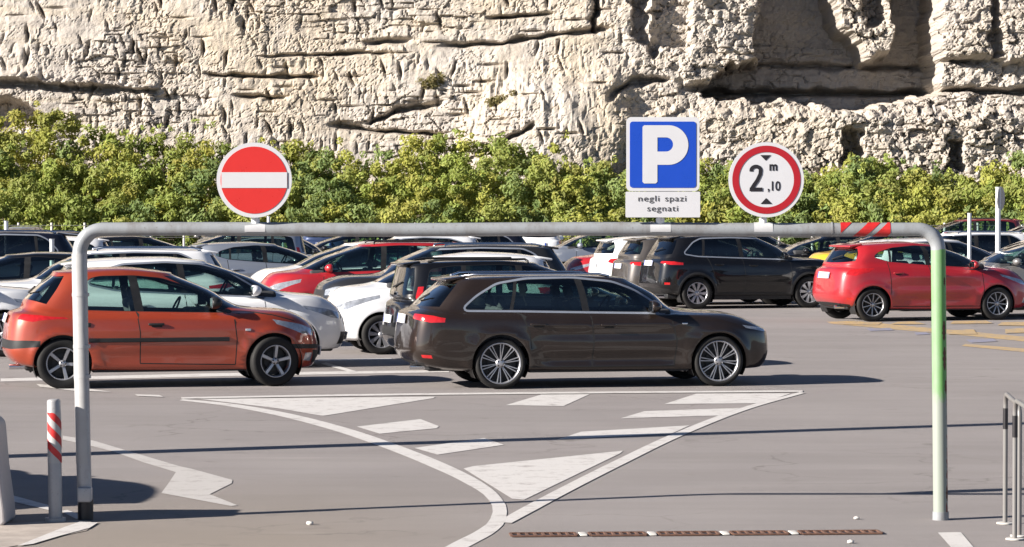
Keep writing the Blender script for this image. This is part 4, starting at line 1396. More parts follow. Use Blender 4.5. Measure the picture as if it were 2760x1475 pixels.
# the P: outline with a counter
xs0, xs1, xb = X(1730), X(1770), X(1853)
zt, zbm, zo = gz(339), gz(495), gz(445)
czb = (zt + zo) / 2
ro_z, ro_x = (zt - zo) / 2, (xb - X(1800))
outer = [(xs0 + .012, zbm), (xs1 - .012, zbm), (xs1, zbm + .012), (xs1, zo)] + [(X(1800) + ro_x * math.cos(t), czb + ro_z * math.sin(t)) for t in np.linspace(-math.pi / 2, math.pi / 2, 22)] + [(xs0 + .012, zt), (xs0, zt - .012), (xs0, zbm + .012)]
ci_t, ci_b = gz(371.5), gz(409.5)
cc = (ci_t + ci_b) / 2
counter = [(X(1770), ci_b)] + [(X(1793) + (X(1812) - X(1793)) * math.cos(t), cc + (ci_t - ci_b) / 2 * math.sin(t)) for t in np.linspace(-math.pi / 2, math.pi / 2, 14)] + [(X(1770), ci_t)]
from mathutils.geometry import tessellate_polygon
tri = tessellate_polygon([[Vector((p[0], p[1], 0)) for p in outer], [Vector((p[0], p[1], 0)) for p in counter]])
allp = outer + counter
mb = MB()
ff = []
for t in tri:
    a, b_, c = (allp[i] for i in t)
    ff.append(t if (b_[0] - a[0]) * (c[1] - a[1]) - (b_[1] - a[1]) * (c[0] - a[0]) > 0 else t[::-1])
mb.add([(p[0], YS - .0055, p[1]) for p in allp], ff, 0)
mb.build("letter", [M_SIGN_WHITE], r2)
mb = MB()
prism(mb, rrect(X(1685), X(1885), gz(586), gz(517), .008, 3), YS, YS + .018, 0)
pn = mb.build("text_panel", [M_SIGN_WHITE], r2)


def words_mesh(name, text, cx, z_base, height, width, y, mat, parent, bold=.02, spacing=1.12):
    cu = bpy.data.curves.new(name, 'FONT')
    cu.body = text
    cu.size = 1.0
    cu.offset = bold
    cu.space_character = spacing
    cu.space_word = 1.5
    tmp = bpy.data.objects.new(name, cu)
    COL.objects.link(tmp)
    dg = bpy.context.evaluated_depsgraph_get()
    me = bpy.data.meshes.new_from_object(tmp.evaluated_get(dg))
    bpy.data.objects.remove(tmp)
    co = np.array([v.co[:] for v in me.vertices])
    w = co[:, 0].max() - co[:, 0].min()
    x0 = co[:, 0].min()
    xh = .70                                     # cap height of the built-in face at size 1
    for v, p in zip(me.vertices, co):
        v.co = (cx - width / 2 + (p[0] - x0) / w * width, y, z_base + p[1] / xh * height)
    me.materials.clear()
    me.materials.append(mat)
    o = bpy.data.objects.new(name, me)
    COL.objects.link(o)
    o.parent = parent
    return o


words_mesh("lettering", "negli", X(1747), gz(543), 16 / S, 56 / S, YS - .003, M_SIGN_BLACK, pn, .0)
words_mesh("lettering", "spazi", X(1819), gz(543), 16 / S, 56 / S, YS - .003, M_SIGN_BLACK, pn, .0)
words_mesh("lettering", "segnati", X(1784), gz(569.5), 16 / S, 82 / S, YS - .003, M_SIGN_BLACK, pn, .0)
mb = MB()
mb.box((0, YS + .036, gz(440)), (.12, .022, .5), 0)
mb.build("bracket", [M_SIGN_BACK], r2)
stub(r2, 1768, 1791)
# height-limit sign
r3 = empty("height_limit_sign", (gx(2062.5), GD, 0))
tag(r3, "round white sign with a red ring reading 2,10 m on the white pipe", "road sign")
X = lambda px: gx(px) - r3.location.x
cz = gz(485)
mb = MB()
disc(mb, 0, cz, 101 / S, YS, YS + .028, 0)
mb.build("sign_rim", [M_SIGN_WHITE], r3)
mb = MB()
ring(mb, 0, cz, 74 / S, 91.5 / S, YS - .003, 0)
mb.build("red_ring", [M_SIGN_DEEPRED], r3)
mb = MB()
flat(mb, [(X(2046), gz(419)), (X(2060.5), gz(434)), (X(2075), gz(419))], YS - .003, 0)
mb.build("arrow_mark", [M_SIGN_BLACK], r3)
mb = MB()
flat(mb, [(X(2047), gz(550)), (X(2078), gz(550)), (X(2062), gz(534))], YS - .003, 0)
mb.build("arrow_mark", [M_SIGN_BLACK], r3)
# the bold condensed 2 as a stroked path
mid = [(2022, 463)] + [(2034.5 - 12.5 * math.cos(t), 460 - 10.5 * math.sin(t)) for t in np.linspace(.1, math.pi * .98, 12)] + [(2046, 470), (2038, 487), (2028, 501), (2022, 511)]
mb = MB()
Pm = np.array(mid, float)
dd = np.gradient(Pm, axis=0); dd /= np.linalg.norm(dd, axis=1, keepdims=True)
nn = np.stack([-dd[:, 1], dd[:, 0]], 1) * 5.0
L_, R_ = Pm + nn, Pm - nn
for i in range(len(Pm) - 1):
    flat(mb, [(X(p[0]), gz(p[1])) for p in (L_[i], L_[i + 1], R_[i + 1], R_[i])], YS - .003 - .00004 * i, 0)
flat(mb, [(X(2017), gz(516)), (X(2052), gz(516)), (X(2052), gz(506)), (X(2018), gz(506))], YS - .0042, 0)
mb.build("digit", [M_SIGN_BLACK], r3)
words_mesh("lettering", "m", X(2081), gz(460), 24 / S, 21 / S, YS - .003, M_SIGN_BLACK, r3, .03, 1.0)
words_mesh("lettering", ",10", X(2083), gz(514), 25 / S, 34 / S, YS - .003, M_SIGN_BLACK, r3, .015, 1.0)
mb = MB()
mb.box((0, YS + .04, cz), (.10, .026, .34), 0)
mb.build("bracket", [M_SIGN_BACK], r3)
stub(r3, 2046, 2067)

# red and white bollard beside the left post
M_BOLLARD = galv("bollard_grey", (.33, .33, .34), (.22, .21, .20), .4)
bd = empty("striped_bollard", tuple(ground(147, 1408)))
tag(bd, "slim grey bollard with red and white slanted stripes beside the gate", "bollard")
hb, rb_ = .895, .050
mb = MB()
mb.tube([(0, 0, 0), (-.01, 0, hb - .02), (-.0105, 0, hb - .006), (-.0107, 0, hb)], [rb_, rb_, rb_ * .92, rb_ * .6], 0, 24)
mb.tube([(0, 0, 0), (0, 0, .03)], .075, 0, 24)
mb.build("tube", [M_BOLLARD], bd)
mb = MB()
mw = MB()
vs, fs = [], []
for i, z in enumerate((.43, .80)):
    for k in range(25):
        t = 2 * math.pi * k / 24
        vs.append((-.01 * z / hb + (rb_ + .0015) * math.cos(t), (rb_ + .0015) * math.sin(t), z))
for k in range(24):
    fs.append((k, k + 1, k + 26, k + 25))
mw.add(vs, fs, 0, True)
slv = mw.build("white_sleeve", [M_SHEATH], bd)
for k0 in range(3):
    z0 = .44 + k0 * .125
    vs, fs = [], []
    for k in range(13):
        t = math.radians(-150 + 170 * k / 12)
        z = z0 + .15 * (1 - k / 12) - .045
        lo, hi = max(.432, z), min(.798, z + .062)
        for zz_ in (lo, max(lo, hi)):
            vs.append((-.01 * zz_ / hb + (rb_ + .0032) * math.cos(t), (rb_ + .0032) * math.sin(t), zz_))
    for k in range(12):
        fs.append((2 * k, 2 * k + 2, 2 * k + 3, 2 * k + 1))
    mb.add(vs, fs, 0, True)
mb.build("red_stripes", [M_RED_TAPE], slv)

# white barrier block at the left edge
M_BLOCK = plain("white_block", (.40, .375, .37), .7, var=.08)
bb = ground(-160, 1420)
wb = 155 / S
mb = MB()
prof = [(-.26, .0), (.0 + .02, .0), (.035, .03), (.03, .12), (-.01, .42), (-.035, .72), (-.06, .755), (-.10, .77), (-.26, .77)]
hgt = 1
pts = [(p[0] + wb, p[1]) for p in prof]
full = pts + [(-p[0], p[1]) for p in pts[::-1]]
xs_ = sorted(set(pts), key=lambda p: p[1])
poly = [(p[0] + wb, p[1]) for p in prof if p[0] > -.2]
poly = [(-p[0], p[1]) for p in poly] if False else poly
poly = poly + [(-p[0], p[1]) for p in reversed(poly)]
prism(mb, poly, .0, .46, 0)
blk = mb.build("barrier_block", [M_BLOCK], loc=(bb.x, bb.y, 0))
bv = blk.modifiers.new("bevel", 'BEVEL'); bv.width = .02; bv.segments = 3; bv.limit_method = 'ANGLE'
tag(blk, "white concrete barrier block at the left edge of the photo", "barrier")

# bicycle hoops at the right edge
M_HOOP = galv("hoop_steel", (.17, .165, .16), (.16, .13, .12), .7)
for i, (p0, p1, yt, yb_, lab) in enumerate(((2712, 2750, 1062, 1415, "steel hoop stand at the right edge, farther of the two"), (2738, 2792, 1080, 1458, "steel hoop stand at the right edge, nearer of the two"))):
    a, b_ = ground(p0, yb_), ground(p1, yb_ + 34)
    s_ = FPX / a.y
    h_ = (yb_ - yt) / s_
    hp = empty("hoop_stand", (a.x, a.y, 0))
    tag(hp, lab, "hoop stand", "hoop stands by the gate")
    d = Vector((b_.x - a.x, b_.y - a.y, 0))
    L1 = d.length
    d.normalize()
    rr = L1 / 2 * .98
    rr = min(.085, L1 * .4)
    path = [Vector((0, 0, 0)), Vector((0, 0, h_ - rr))] + [d * (rr - rr * math.cos(t)) + Vector((0, 0, h_ - rr + rr * math.sin(t))) for t in np.linspace(.15, math.pi / 2, 8)] + [d * (L1 - rr + rr * math.sin(t)) + Vector((0, 0, h_ - .03 - rr + rr * math.cos(t))) for t in np.linspace(0, math.pi / 2 - .15, 8)] + [d * L1 + Vector((0, 0, h_ - .03 - rr)), d * L1]
    mb = MB()
    mb.tube(path, .0175, 0, 16)
    mb.build("tube", [M_HOOP], hp)
    for q_ in (Vector((0, 0, .004)), d * L1 + Vector((0, 0, .004))):
        mb = MB()
        mb.tube([q_, q_ + Vector((0, 0, .010))], .062, 0, 20)
        mb.build("base_plate", [M_CONCRETE], hp)
    mb = MB()
    mb.tube([(0, 0, h_ - rr - .17), (0, 0, h_ - rr - .02)], .0190, 0, 16)
    mb.build("band", [M_SIGN_BLACK], hp)

# drain grating across the entrance
gr = empty("drain_grating", tuple(ground(1860, 1447)))
tag(gr, "rusty iron drain grating set in the asphalt at the entrance", "drain")
g0, g1 = ground(1358, 1447), ground(2392, 1439)
u_ = (g1 - g0); Lg = u_.length; u_.normalize()
ang = math.atan2(u_.y, u_.x)
gr.rotation_euler = (0, 0, ang)
gr.location = g0
cuts = [0, .205, .385, .575, .755, 1.0]
for i in range(5):
    a, b_ = cuts[i] * Lg + .05, cuts[i + 1] * Lg - .05
    mb = MB()
    mb.box(((a + b_) / 2, 0, .0045), (b_ - a, .20, .003), 1)
    nb = int((b_ - a) / .055)
    for k in range(nb + 1):
        x = a + (b_ - a) * k / nb
        mb.box((x, 0, .010), (.019, .17, .009), 0)
    for s in (-1, 1):
        mb.box(((a + b_) / 2, s * .092, .010), (b_ - a, .020, .010), 0)
    mb.build("grate_section", [M_RUST, M_SIGN_BLACK], gr)
    if i < 4:
        mb = MB()
        mb.box((cuts[i + 1] * Lg, 0, .009), (.050, .17, .012), 0, bevel=.004)
        mb.build("joint_block", [M_CONCRETE], gr)

# small stones on the asphalt
for i, (px, py, r, lab) in enumerate(((834, 1417, .022, "small white stone lying on the bare asphalt in front of the gate"), (2311, 1402, .018, "small pale stone on the asphalt left of the green post"), (2295, 1467, .02, "small pale stone near the right end of the drain grating"))):
    p = ground(px, py)
    bm = bmesh.new()
    bmesh.ops.create_icosphere(bm, subdivisions=2, radius=r)
    for v in bm.verts:
        v.co = Vector((v.co.x * 1.2, v.co.y * .9, v.co.z * .7)) * (1 + .25 * math.sin(v.co.x * 300 + i) * math.cos(v.co.y * 260))
    bm.verts.index_update()
    o = mesh_obj("pebble", [v.co.copy() for v in bm.verts], [[v.index for v in f.verts] for f in bm.faces], M_CONCRETE, None, True, loc=(p.x, p.y, r * .6))
    bm.free()
    tag(o, lab, "stone")

# tall mast left of the picture, whose shadow crosses the entrance
ld2 = Vector((ldir.x, ldir.y, 0)).normalized()
mp = ground(21, 1231) - ld2 * 1.6
ms = empty("lamp_mast", (mp.x, mp.y, 0))
tag(ms, "tall tapered concrete mast standing left of the entrance", "lamp mast")
mb = MB()
mb.tube([(0, 0, 0), (0, 0, 3.0), (0, 0, 8.5)], [.20, .17, .11], 0, 24)
mb.build("pole", [M_CONCRETE], ms)
mb = MB()
mb.box((0, 0, 8.56), (.5, .28, .12), 0, bevel=.04)
mb.build("lamp_head", [M_GREY_STEEL], ms)

# ------------------------------------------------------------------ cliff
def _hash(ix, iy, seed):
    n = (ix.astype(np.int64) * 374761393 + iy.astype(np.int64) * 668265263 + seed * 1274126177) & 0x7fffffff
    n = ((n ^ (n >> 13)) * 1274126177) & 0x7fffffff
    return ((n ^ (n >> 16)) & 0xffff) / 65535.0


def vnoise(x, y, seed=0):
    ix, iy = np.floor(x), np.floor(y)
    fx, fy = x - ix, y - iy
    fx = fx * fx * fx * (fx * (fx * 6 - 15) + 10)
    fy = fy * fy * fy * (fy * (fy * 6 - 15) + 10)
    a, b = _hash(ix, iy, seed), _hash(ix + 1, iy, seed)
    c, d = _hash(ix, iy + 1, seed), _hash(ix + 1, iy + 1, seed)
    return (a * (1 - fx) + b * fx) * (1 - fy) + (c * (1 - fx) + d * fx) * fy - .5


def fbm(x, y, oct=5, seed=0, gain=.5, lac=2.03):
    s, a = 0, 1.0
    for i in range(oct):
        s = s + a * vnoise(x, y, seed + i * 17)
        x, y, a = x * lac + 3.1, y * lac + 1.7, a * gain
    return s


def ridged(x, y, oct=4, seed=0):
    s, a = 0, 1.0
    for i in range(oct):
        s = s + a * (1 - 2 * np.abs(vnoise(x, y, seed + i * 13)) * 1.6)
        x, y, a = x * 2.1 + 5, y * 2.1 + 2, a * .5
    return s


def worley(x, y, seed=0, jit=.9, full=False):
    ix, iy = np.floor(x), np.floor(y)
    ox, oy = np.zeros(x.shape), np.zeros(x.shape)
    f1 = np.full(x.shape, 9.0); f2 = np.full(x.shape, 9.0); cid = np.zeros(x.shape)
    for dx in (-1, 0, 1):
        for dy in (-1, 0, 1):
            cx, cy = ix + dx, iy + dy
            px = cx + .5 + jit * (_hash(cx, cy, seed) - .5)
            py = cy + .5 + jit * (_hash(cx, cy, seed + 101) - .5)
            d = np.hypot(px - x, py - y)
            h = _hash(cx, cy, seed + 57)
            nearer = d < f1
            f2 = np.where(nearer, f1, np.minimum(f2, d))
            cid = np.where(nearer, h, cid)
            ox = np.where(nearer, x - px, ox); oy = np.where(nearer, y - py, oy)
            f1 = np.where(nearer, d, f1)
    return (f1, f2, cid, ox, oy) if full else (f1, f2, cid)


def sstep(a, b, x):
    t = np.clip((x - a) / (b - a), 0, 1)
    return t * t * (3 - 2 * t)


def poly_mask(u, v, poly, soft):
    """Soft inside mask of a polygon."""
    q = np.stack([u.ravel(), v.ravel()], 1)
    ins = inside(np.array(poly, float), q)
    d = np.full(len(q), 1e9)
    p = np.array(poly, float)
    for i in range(len(p)):
        a, b = p[i], p[(i + 1) % len(p)]
        t = np.clip(((q - a) @ (b - a)) / ((b - a) @ (b - a)), 0, 1)
        d = np.minimum(d, np.linalg.norm(q - a - t[:, None] * (b - a), axis=1))
    sd = np.where(ins, d, -d)
    return sstep(-soft, soft, sd).reshape(u.shape)


CD = 130.0
x_ = np.arange(-34, 34.001, .068)
z_ = np.arange(.0, 17.2, .058)
CX, CZ = np.meshgrid(x_, z_)
# the cliff's own chart: u across, v down, in the photo's pixel measure on the plane of the rock face
TILT = .12                                       # the rock face is turned a little towards the sun
U = 1380 + CX * FPX / (CD - TILT * CX)
V = HOR - (CZ - CAM_H) * FPX / (CD - TILT * CX)
wob = 14 * fbm(U / 90, V / 90, 4, 5) + 14 * fbm(U / 24, V / 24, 3, 305)
wob2 = 14 * fbm(U / 90, V / 90, 4, 29) + 14 * fbm(U / 24, V / 24, 3, 329)
Uw, Vw = U + wob, V + wob2

left = 1 - sstep(850, 1250, Uw)
right = sstep(1600, 1800, Uw)
midm = np.clip(1 - left - right, 0, 1)
D = np.zeros_like(CX)                            # metres towards the camera
D += (.35 + .45 * right) * fbm(CX / 7, CZ / 5, 3, 3) + (.14 + .12 * right) * fbm(CX / 2.4, CZ / 2.2, 3, 11)
# general lean-back
D += -.12 * (CZ - 3)
# rough lumps, drawn out downwards on the left
f1, f2, cid = worley(CX / .42 + .6 * fbm(CX / .5, CZ / .5, 2, 71), CZ / .72, 4)
D += (.06 * left + .03 * midm) * (1 - f1) * (.35 + cid) * (.3 + 1.2 * sstep(-.1, .25, fbm(CX / 2, CZ / 2, 3, 83)))
q1, q2, qid = worley(CX / .46 + .9 * fbm(CX / .6, CZ / .9, 4, 371), CZ / .80 + .6 * fbm(CX / .6, CZ / .6, 3, 375), 304)
brk = sstep(.04, .20, fbm(CX / 1.1, CZ / 1.4, 3, 383))
D += (left + .7 * midm) * (.09 * (qid - .5) * brk - .10 * brk * (1 - sstep(.01, .10, q2 - q1)))
t1, t2, tid = worley(CX / .24 + .7 * fbm(CX / .4, CZ / .4, 3, 471), CZ / .34 + .7 * fbm(CX / .4, CZ / .4, 3, 475), 404)
D += (left + midm) * (.03 * (tid - .5) - .055 * (1 - sstep(.02, .14, t2 - t1)) * sstep(-.1, .15, fbm(CX / 1.6, CZ / 1.0, 2, 483)))
D += (.030 * left + .030 * midm + .05 * right) * ridged(CX / .40, CZ / .85, 4, 21) * .6
# short gashes, mostly upright
def gashes(sx, sz, seed, keep, depth, wx, wz):
    g1, _g2, gid, gx_, gz_ = worley(CX / sx, CZ / sz, seed, .9, True)
    lean_ = (_hash(np.floor(gid * 9999), np.floor(gid * 77), seed + 3) - .35) * .8
    gx_ = gx_ * sx + lean_ * gz_ * sz + .05 * vnoise(CX / .2, CZ / .2, seed + 9)
    return -depth * (gid > keep) * (.4 + gid) * np.exp(-(gx_ / wx) ** 2 - (gz_ * sz / wz) ** 2)
D += (left + .55 * midm) * gashes(.55, .9, 201, .60, .20, .055, .22) + (left + .8 * midm) * gashes(.9, 1.5, 231, .62, .40, .07, .30)
D += (midm + .5 * left) * gashes(1.6, .8, 251, .66, .35, .42, .05)
# bedded blocks
bed = sstep(.02, .18, fbm(U / 420 + 2.2, V / 210 + .3, 3, 41) + .28 * np.exp(-((U - 950) / 190) ** 2 - ((V - 120) / 110) ** 2) + .34 * np.exp(-((U - 1440) / 210) ** 2 - ((V - 80) / 70) ** 2) + .2 * np.exp(-((U - 1050) / 220) ** 2 - ((V - 350) / 60) ** 2) - .13) * (1 - .3 * right)
tilt = CZ + .055 * CX * sstep(1000, 1300, U) + .25 * fbm(CX / 5, CZ / 3, 3, 61)
b1, b2, bid = worley(CX / 1.25 + 2.0 * _hash(np.floor(tilt / .30), np.floor(tilt * 0), 9), tilt / .30, 8, .55)
crack = 1 - sstep(.02, .14, b2 - b1)
D += bed * (.26 * (bid - .5) - .16 * (1 - sstep(.01, .09, b2 - b1)))
D += (.035 + .03 * right) * vnoise(CX * .12 + 3, (CZ + .04 * CX * sstep(1000, 1300, U) + .35 * fbm(CX / 6, CZ / 4, 3, 661)) / .16, 611) + .05 * vnoise(CX * .07, (CZ + .3 * fbm(CX / 6, CZ / 4, 3, 661)) / .42, 617)
# nodular rubble on the right
n1, n2, nid, nx_, nz_ = worley(CX / .70 + .9 * fbm(CX / .9, CZ / .9, 4, 91), CZ / .46 + .9 * fbm(CX / .9, CZ / .9, 4, 95), 14, .95, True)
m1, m2, mid_, mx_, mz_ = worley(CX / .30 + .6 * fbm(CX / .5, CZ / .5, 3, 191), CZ / .24 + .6 * fbm(CX / .5, CZ / .5, 3, 195), 44, .95, True)
rub = right * (.45 + .55 * sstep(-.2, .2, fbm(CX / 3, CZ / 3, 2, 33)))
alc0 = poly_mask(Uw, Vw, [(2046, -500), (2052, 160), (1990, 172), (1930, 215), (1900, 250), (1990, 268), (2100, 262), (2300, 300), (2420, 268), (2540, 250), (2530, 150), (2536, -500)], 8)
lmp = poly_mask(Uw, Vw, [(2218, -300), (2446, -300), (2420, 70), (2418, 150), (2345, 152), (2325, 118), (2262, 62)], 12)
rub = rub * (1 - .85 * alc0 * (1 - lmp))
h2 = _hash(np.floor(nid * 9973), np.floor(nid * 331), 5) - .5
h3 = _hash(np.floor(nid * 7919), np.floor(nid * 173), 6) - .5
D += rub * (.40 * (nid - .5) + .75 * h2 * nx_ * .7 + .6 * h3 * nz_ - .24 * (1 - sstep(.0, .11, n2 - n1)))
h4 = _hash(np.floor(mid_ * 9973), np.floor(mid_ * 331), 7) - .5
D += rub * (.15 * (mid_ - .5) + .30 * h4 * mx_ - .07 * (1 - sstep(.0, .12, m2 - m1)))
D += (.035 + .055 * right) * fbm(CX / .30, CZ / .30, 4, 15) + (.018 + .012 * right) * fbm(CX / .14, CZ / .14, 2, 515)


def slot(pts, depth, half, ext=30):
    """A crack along a polyline of (u, v)."""
    p = np.array(pts, float)
    vc = np.interp(U, p[:, 0], p[:, 1])
    w = sstep(p[0, 0] - ext, p[0, 0] + ext, U) * (1 - sstep(p[-1, 0] - ext, p[-1, 0] + ext, U))
    hf = half * (.6 + 1.1 * (vnoise(U / 40, V * 0 + p[0, 1], 77) + .5))
    return -depth * w * np.exp(-((V + 6 * vnoise(U / 26, V * 0, int(p[0, 0])) - vc) / hf) ** 2)


D += slot([(-200, 222), (0, 224), (200, 236), (420, 244)], .75, 9)
D += slot([(560, 199), (700, 208), (850, 206)], .9, 5)
D += slot([(640, 258), (760, 262)], .7, 4)
D += slot([(1200, 122), (1360, 114), (1480, 92), (1640, 76)], .9, 5)
D += slot([(1330, 44), (1480, 34)], .8, 4)
D += slot([(990, 112), (1100, 106)], .8, 5) + slot([(880, 144), (1040, 140)], .7, 4) + slot([(700, 150), (960, 142)], .5, 3)
D += slot([(1000, 330), (1080, 294), (1180, 280)], 1.0, 7) + slot([(900, 336), (1010, 352), (1190, 362)], .9, 5)
D += slot([(1640, 262), (1700, 220), (1800, 212)], 1.0, 9, 15)
D += slot([(1600, 60), (1620, 62)], .0, 4)
D += slot([(1860, 236), (2140, 240), (2500, 240), (3000, 250)], 1.5, 7)
D += slot([(2060, 162), (2400, 166), (2700, 164)], .7, 6)
D += slot([(1350, 388), (1440, 340)], .8, 6, 12)
# thin brown shelf at the far left, jutting out
D += .75 * np.exp(-((Vw - np.interp(U, [-300, 0, 420], [206, 210, 234])) / 9) ** 2) * (1 - sstep(380, 440, U))
# vertical cleft and concave grooves left of the alcove
D += -1.3 * np.exp(-((Uw - 1610) / 9) ** 2) * (1 - sstep(70, 100, V))
D += -1.0 * poly_mask(Uw, Vw, [(1700, -400), (1868, -400), (1866, 130), (1800, 120), (1770, 150), (1745, 120), (1705, 95)], 5)
D += .7 * np.exp(-((Uw - 1756) / 11) ** 2) * (1 - sstep(90, 130, V))
# bulging fan of flowstone in the middle
D += 1.5 * np.exp(-((Uw - 1480) / 230) ** 2 - ((V - 430) / 190) ** 2)
D += .9 * poly_mask(Uw, Vw, [(1210, 560), (1260, 330), (1420, 230), (1640, 215), (1690, 300), (1650, 560)], 40)
fan = np.exp(-((Uw - 1450) / 230) ** 2 - ((V - 300) / 140) ** 2)
D += .16 * fan * ridged((U - 1450) / 34 * (1.0 + (V - 200) * -.0012), V / 260, 3, 63)
# the deep shaded alcove on the right, its hanging lump and its sill
alc = poly_mask(Uw, Vw, [(2046, -500), (2052, 160), (1990, 172), (1930, 215), (1900, 250), (1990, 268), (2100, 262), (2300, 300), (2420, 268), (2540, 250), (2530, 150), (2536, -500)], 8)
D += -4.5 * alc
D += 4.2 * poly_mask(Uw, Vw, [(2218, -300), (2446, -300), (2420, 70), (2418, 150), (2345, 152), (2325, 118), (2262, 62)], 12)
D += -1.4 * poly_mask(Uw, Vw, [(2330, -60), (2400, -60), (2390, 62), (2345, 72)], 14)
D += 1.1 * poly_mask(Uw, Vw, [(2020, 128), (2120, 140), (2118, 215), (2030, 222)], 10) * .0
D += .9 * poly_mask(Uw, Vw, [(2540, -400), (3200, -400), (3200, 165), (2540, 160)], 10)
D += -.9 * poly_mask(Uw, Vw, [(2660, -400), (2690, -400), (2700, 140), (2680, 150)], 8)
# hollows low on the right
D += -1.6 * poly_mask(Uw, Vw, [(2272, 356), (2318, 352), (2322, 440), (2268, 440)], 8)
D += -1.3 * poly_mask(Uw, Vw, [(2560, 380), (2588, 380), (2590, 460), (2556, 460)], 7)
D += .8 * sstep(285, 320, Vw) * right
# dark hole at far left foot
D += -1.6 * poly_mask(Uw, Vw, [(-100, 272), (60, 280), (100, 312), (60, 340), (-100, 330)], 12)

CY = CD - TILT * CX - D
nr_, nc_ = CX.shape
cl_v = np.stack([CX.ravel(), CY.ravel(), CZ.ravel()], 1)
idx = np.arange(nr_ * nc_).reshape(nr_, nc_)
cl_f = np.stack([idx[:-1, :-1].ravel(), idx[:-1, 1:].ravel(), idx[1:, 1:].ravel(), idx[1:, :-1].ravel()], 1)


def fast_mesh(name, v, f, mat, smooth=True):
    me = bpy.data.meshes.new(name)
    me.vertices.add(len(v))
    me.vertices.foreach_set("co", np.asarray(v, np.float32).ravel())
    k = f.shape[1]
    me.loops.add(f.size)
    me.loops.foreach_set("vertex_index", f.astype(np.int32).ravel())
    me.polygons.add(len(f))
    me.polygons.foreach_set("loop_start", np.arange(0, f.size, k, dtype=np.int32))
    me.polygons.foreach_set("use_smooth", np.full(len(f), smooth))
    me.update(calc_edges=True)
    me.materials.append(mat)
    o = bpy.data.objects.new(name, me)
    COL.objects.link(o)
    return o


def rock_material():
    m, nt, b = new_mat("limestone")
    v = coords(nt)
    big = noise_tex(nt, .16, 5, .6, v)
    med = noise_tex(nt, .9, 7, .68, v)
    fine = noise_tex(nt, 9, 6, .72, v)
    c = mixc(nt, ramp(nt, med, [(.32, 0.0), (.68, 1.0)]), (.37, .333, .295), (.50, .456, .412))
    och = ramp(nt, big, [(.48, 0.0), (.64, .65)])
    c = mixc(nt, och, c, (.50, .415, .305))
    vs = coords(nt, scale=(1.0, 1.0, .14))
    st = ramp(nt, noise_tex(nt, 1.0, 6, .7, vs, .4), [(.50, 0.0), (.70, .7)])
    c = mixc(nt, st, c, (.33, .305, .285))
    rust = ramp(nt, noise_tex(nt, .62, 6, .75, coords(nt, scale=(1.1, 1, .5)), .3), [(.655, 0.0), (.73, .75)])
    c = mixc(nt, rust, c, (.22, .10, .055))
    vb = coords(nt, scale=(.25, 1, 3.0))
    beds = ramp(nt, noise_tex(nt, .8, 5, .7, vb), [(.50, 0.0), (.66, .7)])
    c = mixc(nt, beds, c, (.46, .395, .31))
    c = mixc(nt, ramp(nt, fine, [(.34, .30), (.58, 0.0)]), c, (.26, .22, .18))
    # greyer to the right: weathering, and shade of the alcove put into the colour
    tc = node(nt, "ShaderNodeTexCoord"); sx = node(nt, "ShaderNodeSeparateXYZ")
    nt.links.new(tc.outputs["Object"], sx.inputs[0])
    a = node(nt, "ShaderNodeMapRange"); a.inputs[1].default_value = 4; a.inputs[2].default_value = 12; a.inputs[4].default_value = .55
    nt.links.new(sx.outputs[0], a.inputs[0])
    c = mixc(nt, a.outputs[0], c, (.36, .325, .29))
    nt.links.new(c, b.inputs["Base Color"])
    b.inputs["Roughness"].default_value = .95
    b.inputs["Specular IOR Level"].default_value = .15
    bump(nt, b, fine, .8, .08)
    return m


M_ROCK = rock_material()
tag(fast_mesh("cliff", cl_v, cl_f, M_ROCK, False), kind="structure")
# the cliff goes on beyond the picture on both sides, coarser
for sgn in (-1, 1):
    xs2 = np.arange(0, 120, 1.2); zs2 = np.arange(0, 24, .8)
    A, B = np.meshgrid(xs2, zs2)
    Xo = sgn * (33.9 + A)
    Yo = CD - .12 * Xo + .05 * (B - 3) - 1.2 * fbm(Xo / 7, B / 5, 4, 3) - .5 * ridged(Xo / 3, B / 3, 3, 9) + .4
    ii = np.arange(A.size).reshape(A.shape)
    f = np.stack([ii[:-1, :-1].ravel(), ii[:-1, 1:].ravel(), ii[1:, 1:].ravel(), ii[1:, :-1].ravel()], 1)
    if sgn < 0: f = f[:, ::-1]
    tag(fast_mesh("cliff", np.stack([Xo.ravel(), Yo.ravel(), B.ravel()], 1), f, M_ROCK), kind="structure")
A, B = np.meshgrid(np.arange(-34, 34.01, 1.0), np.arange(17.0, 24.1, .8))
Yo = CD - .12 * A + .09 * (B - 3) - 1.2 * fbm(A / 7, B / 5, 4, 3) - .5 * ridged(A / 3, B / 3, 3, 9) + .3
ii = np.arange(A.size).reshape(A.shape)
tag(fast_mesh("cliff", np.stack([A.ravel(), Yo.ravel(), B.ravel()], 1), np.stack([ii[:-1, :-1].ravel(), ii[:-1, 1:].ravel(), ii[1:, 1:].ravel(), ii[1:, :-1].ravel()], 1), M_ROCK), kind="structure")

# earth bank under the scrub
bank = []
bx = np.linspace(-60, 60, 60)
by = np.array([112.5, 115, 118, 122, 126, 129.5])
bz = np.array([.02, .3, .8, 1.3, 1.9, 2.6])
BX, BY = np.meshgrid(bx, by)
BZ = np.repeat(bz[:, None], len(bx), 1) + .25 * fbm(BX / 3, BY / 3, 3, 2) * (bz[:, None] > .1)
ii = np.arange(BX.size).reshape(BX.shape)
M_EARTH = plain("earth", (.11, .085, .055), .95, var=.3, vscale=1.5)
tag(fast_mesh("bank", np.stack([BX.ravel(), BY.ravel(), BZ.ravel()], 1), np.stack([ii[:-1, :-1].ravel(), ii[:-1, 1:].ravel(), ii[1:, 1:].ravel(), ii[1:, :-1].ravel()], 1), M_EARTH), kind="structure")

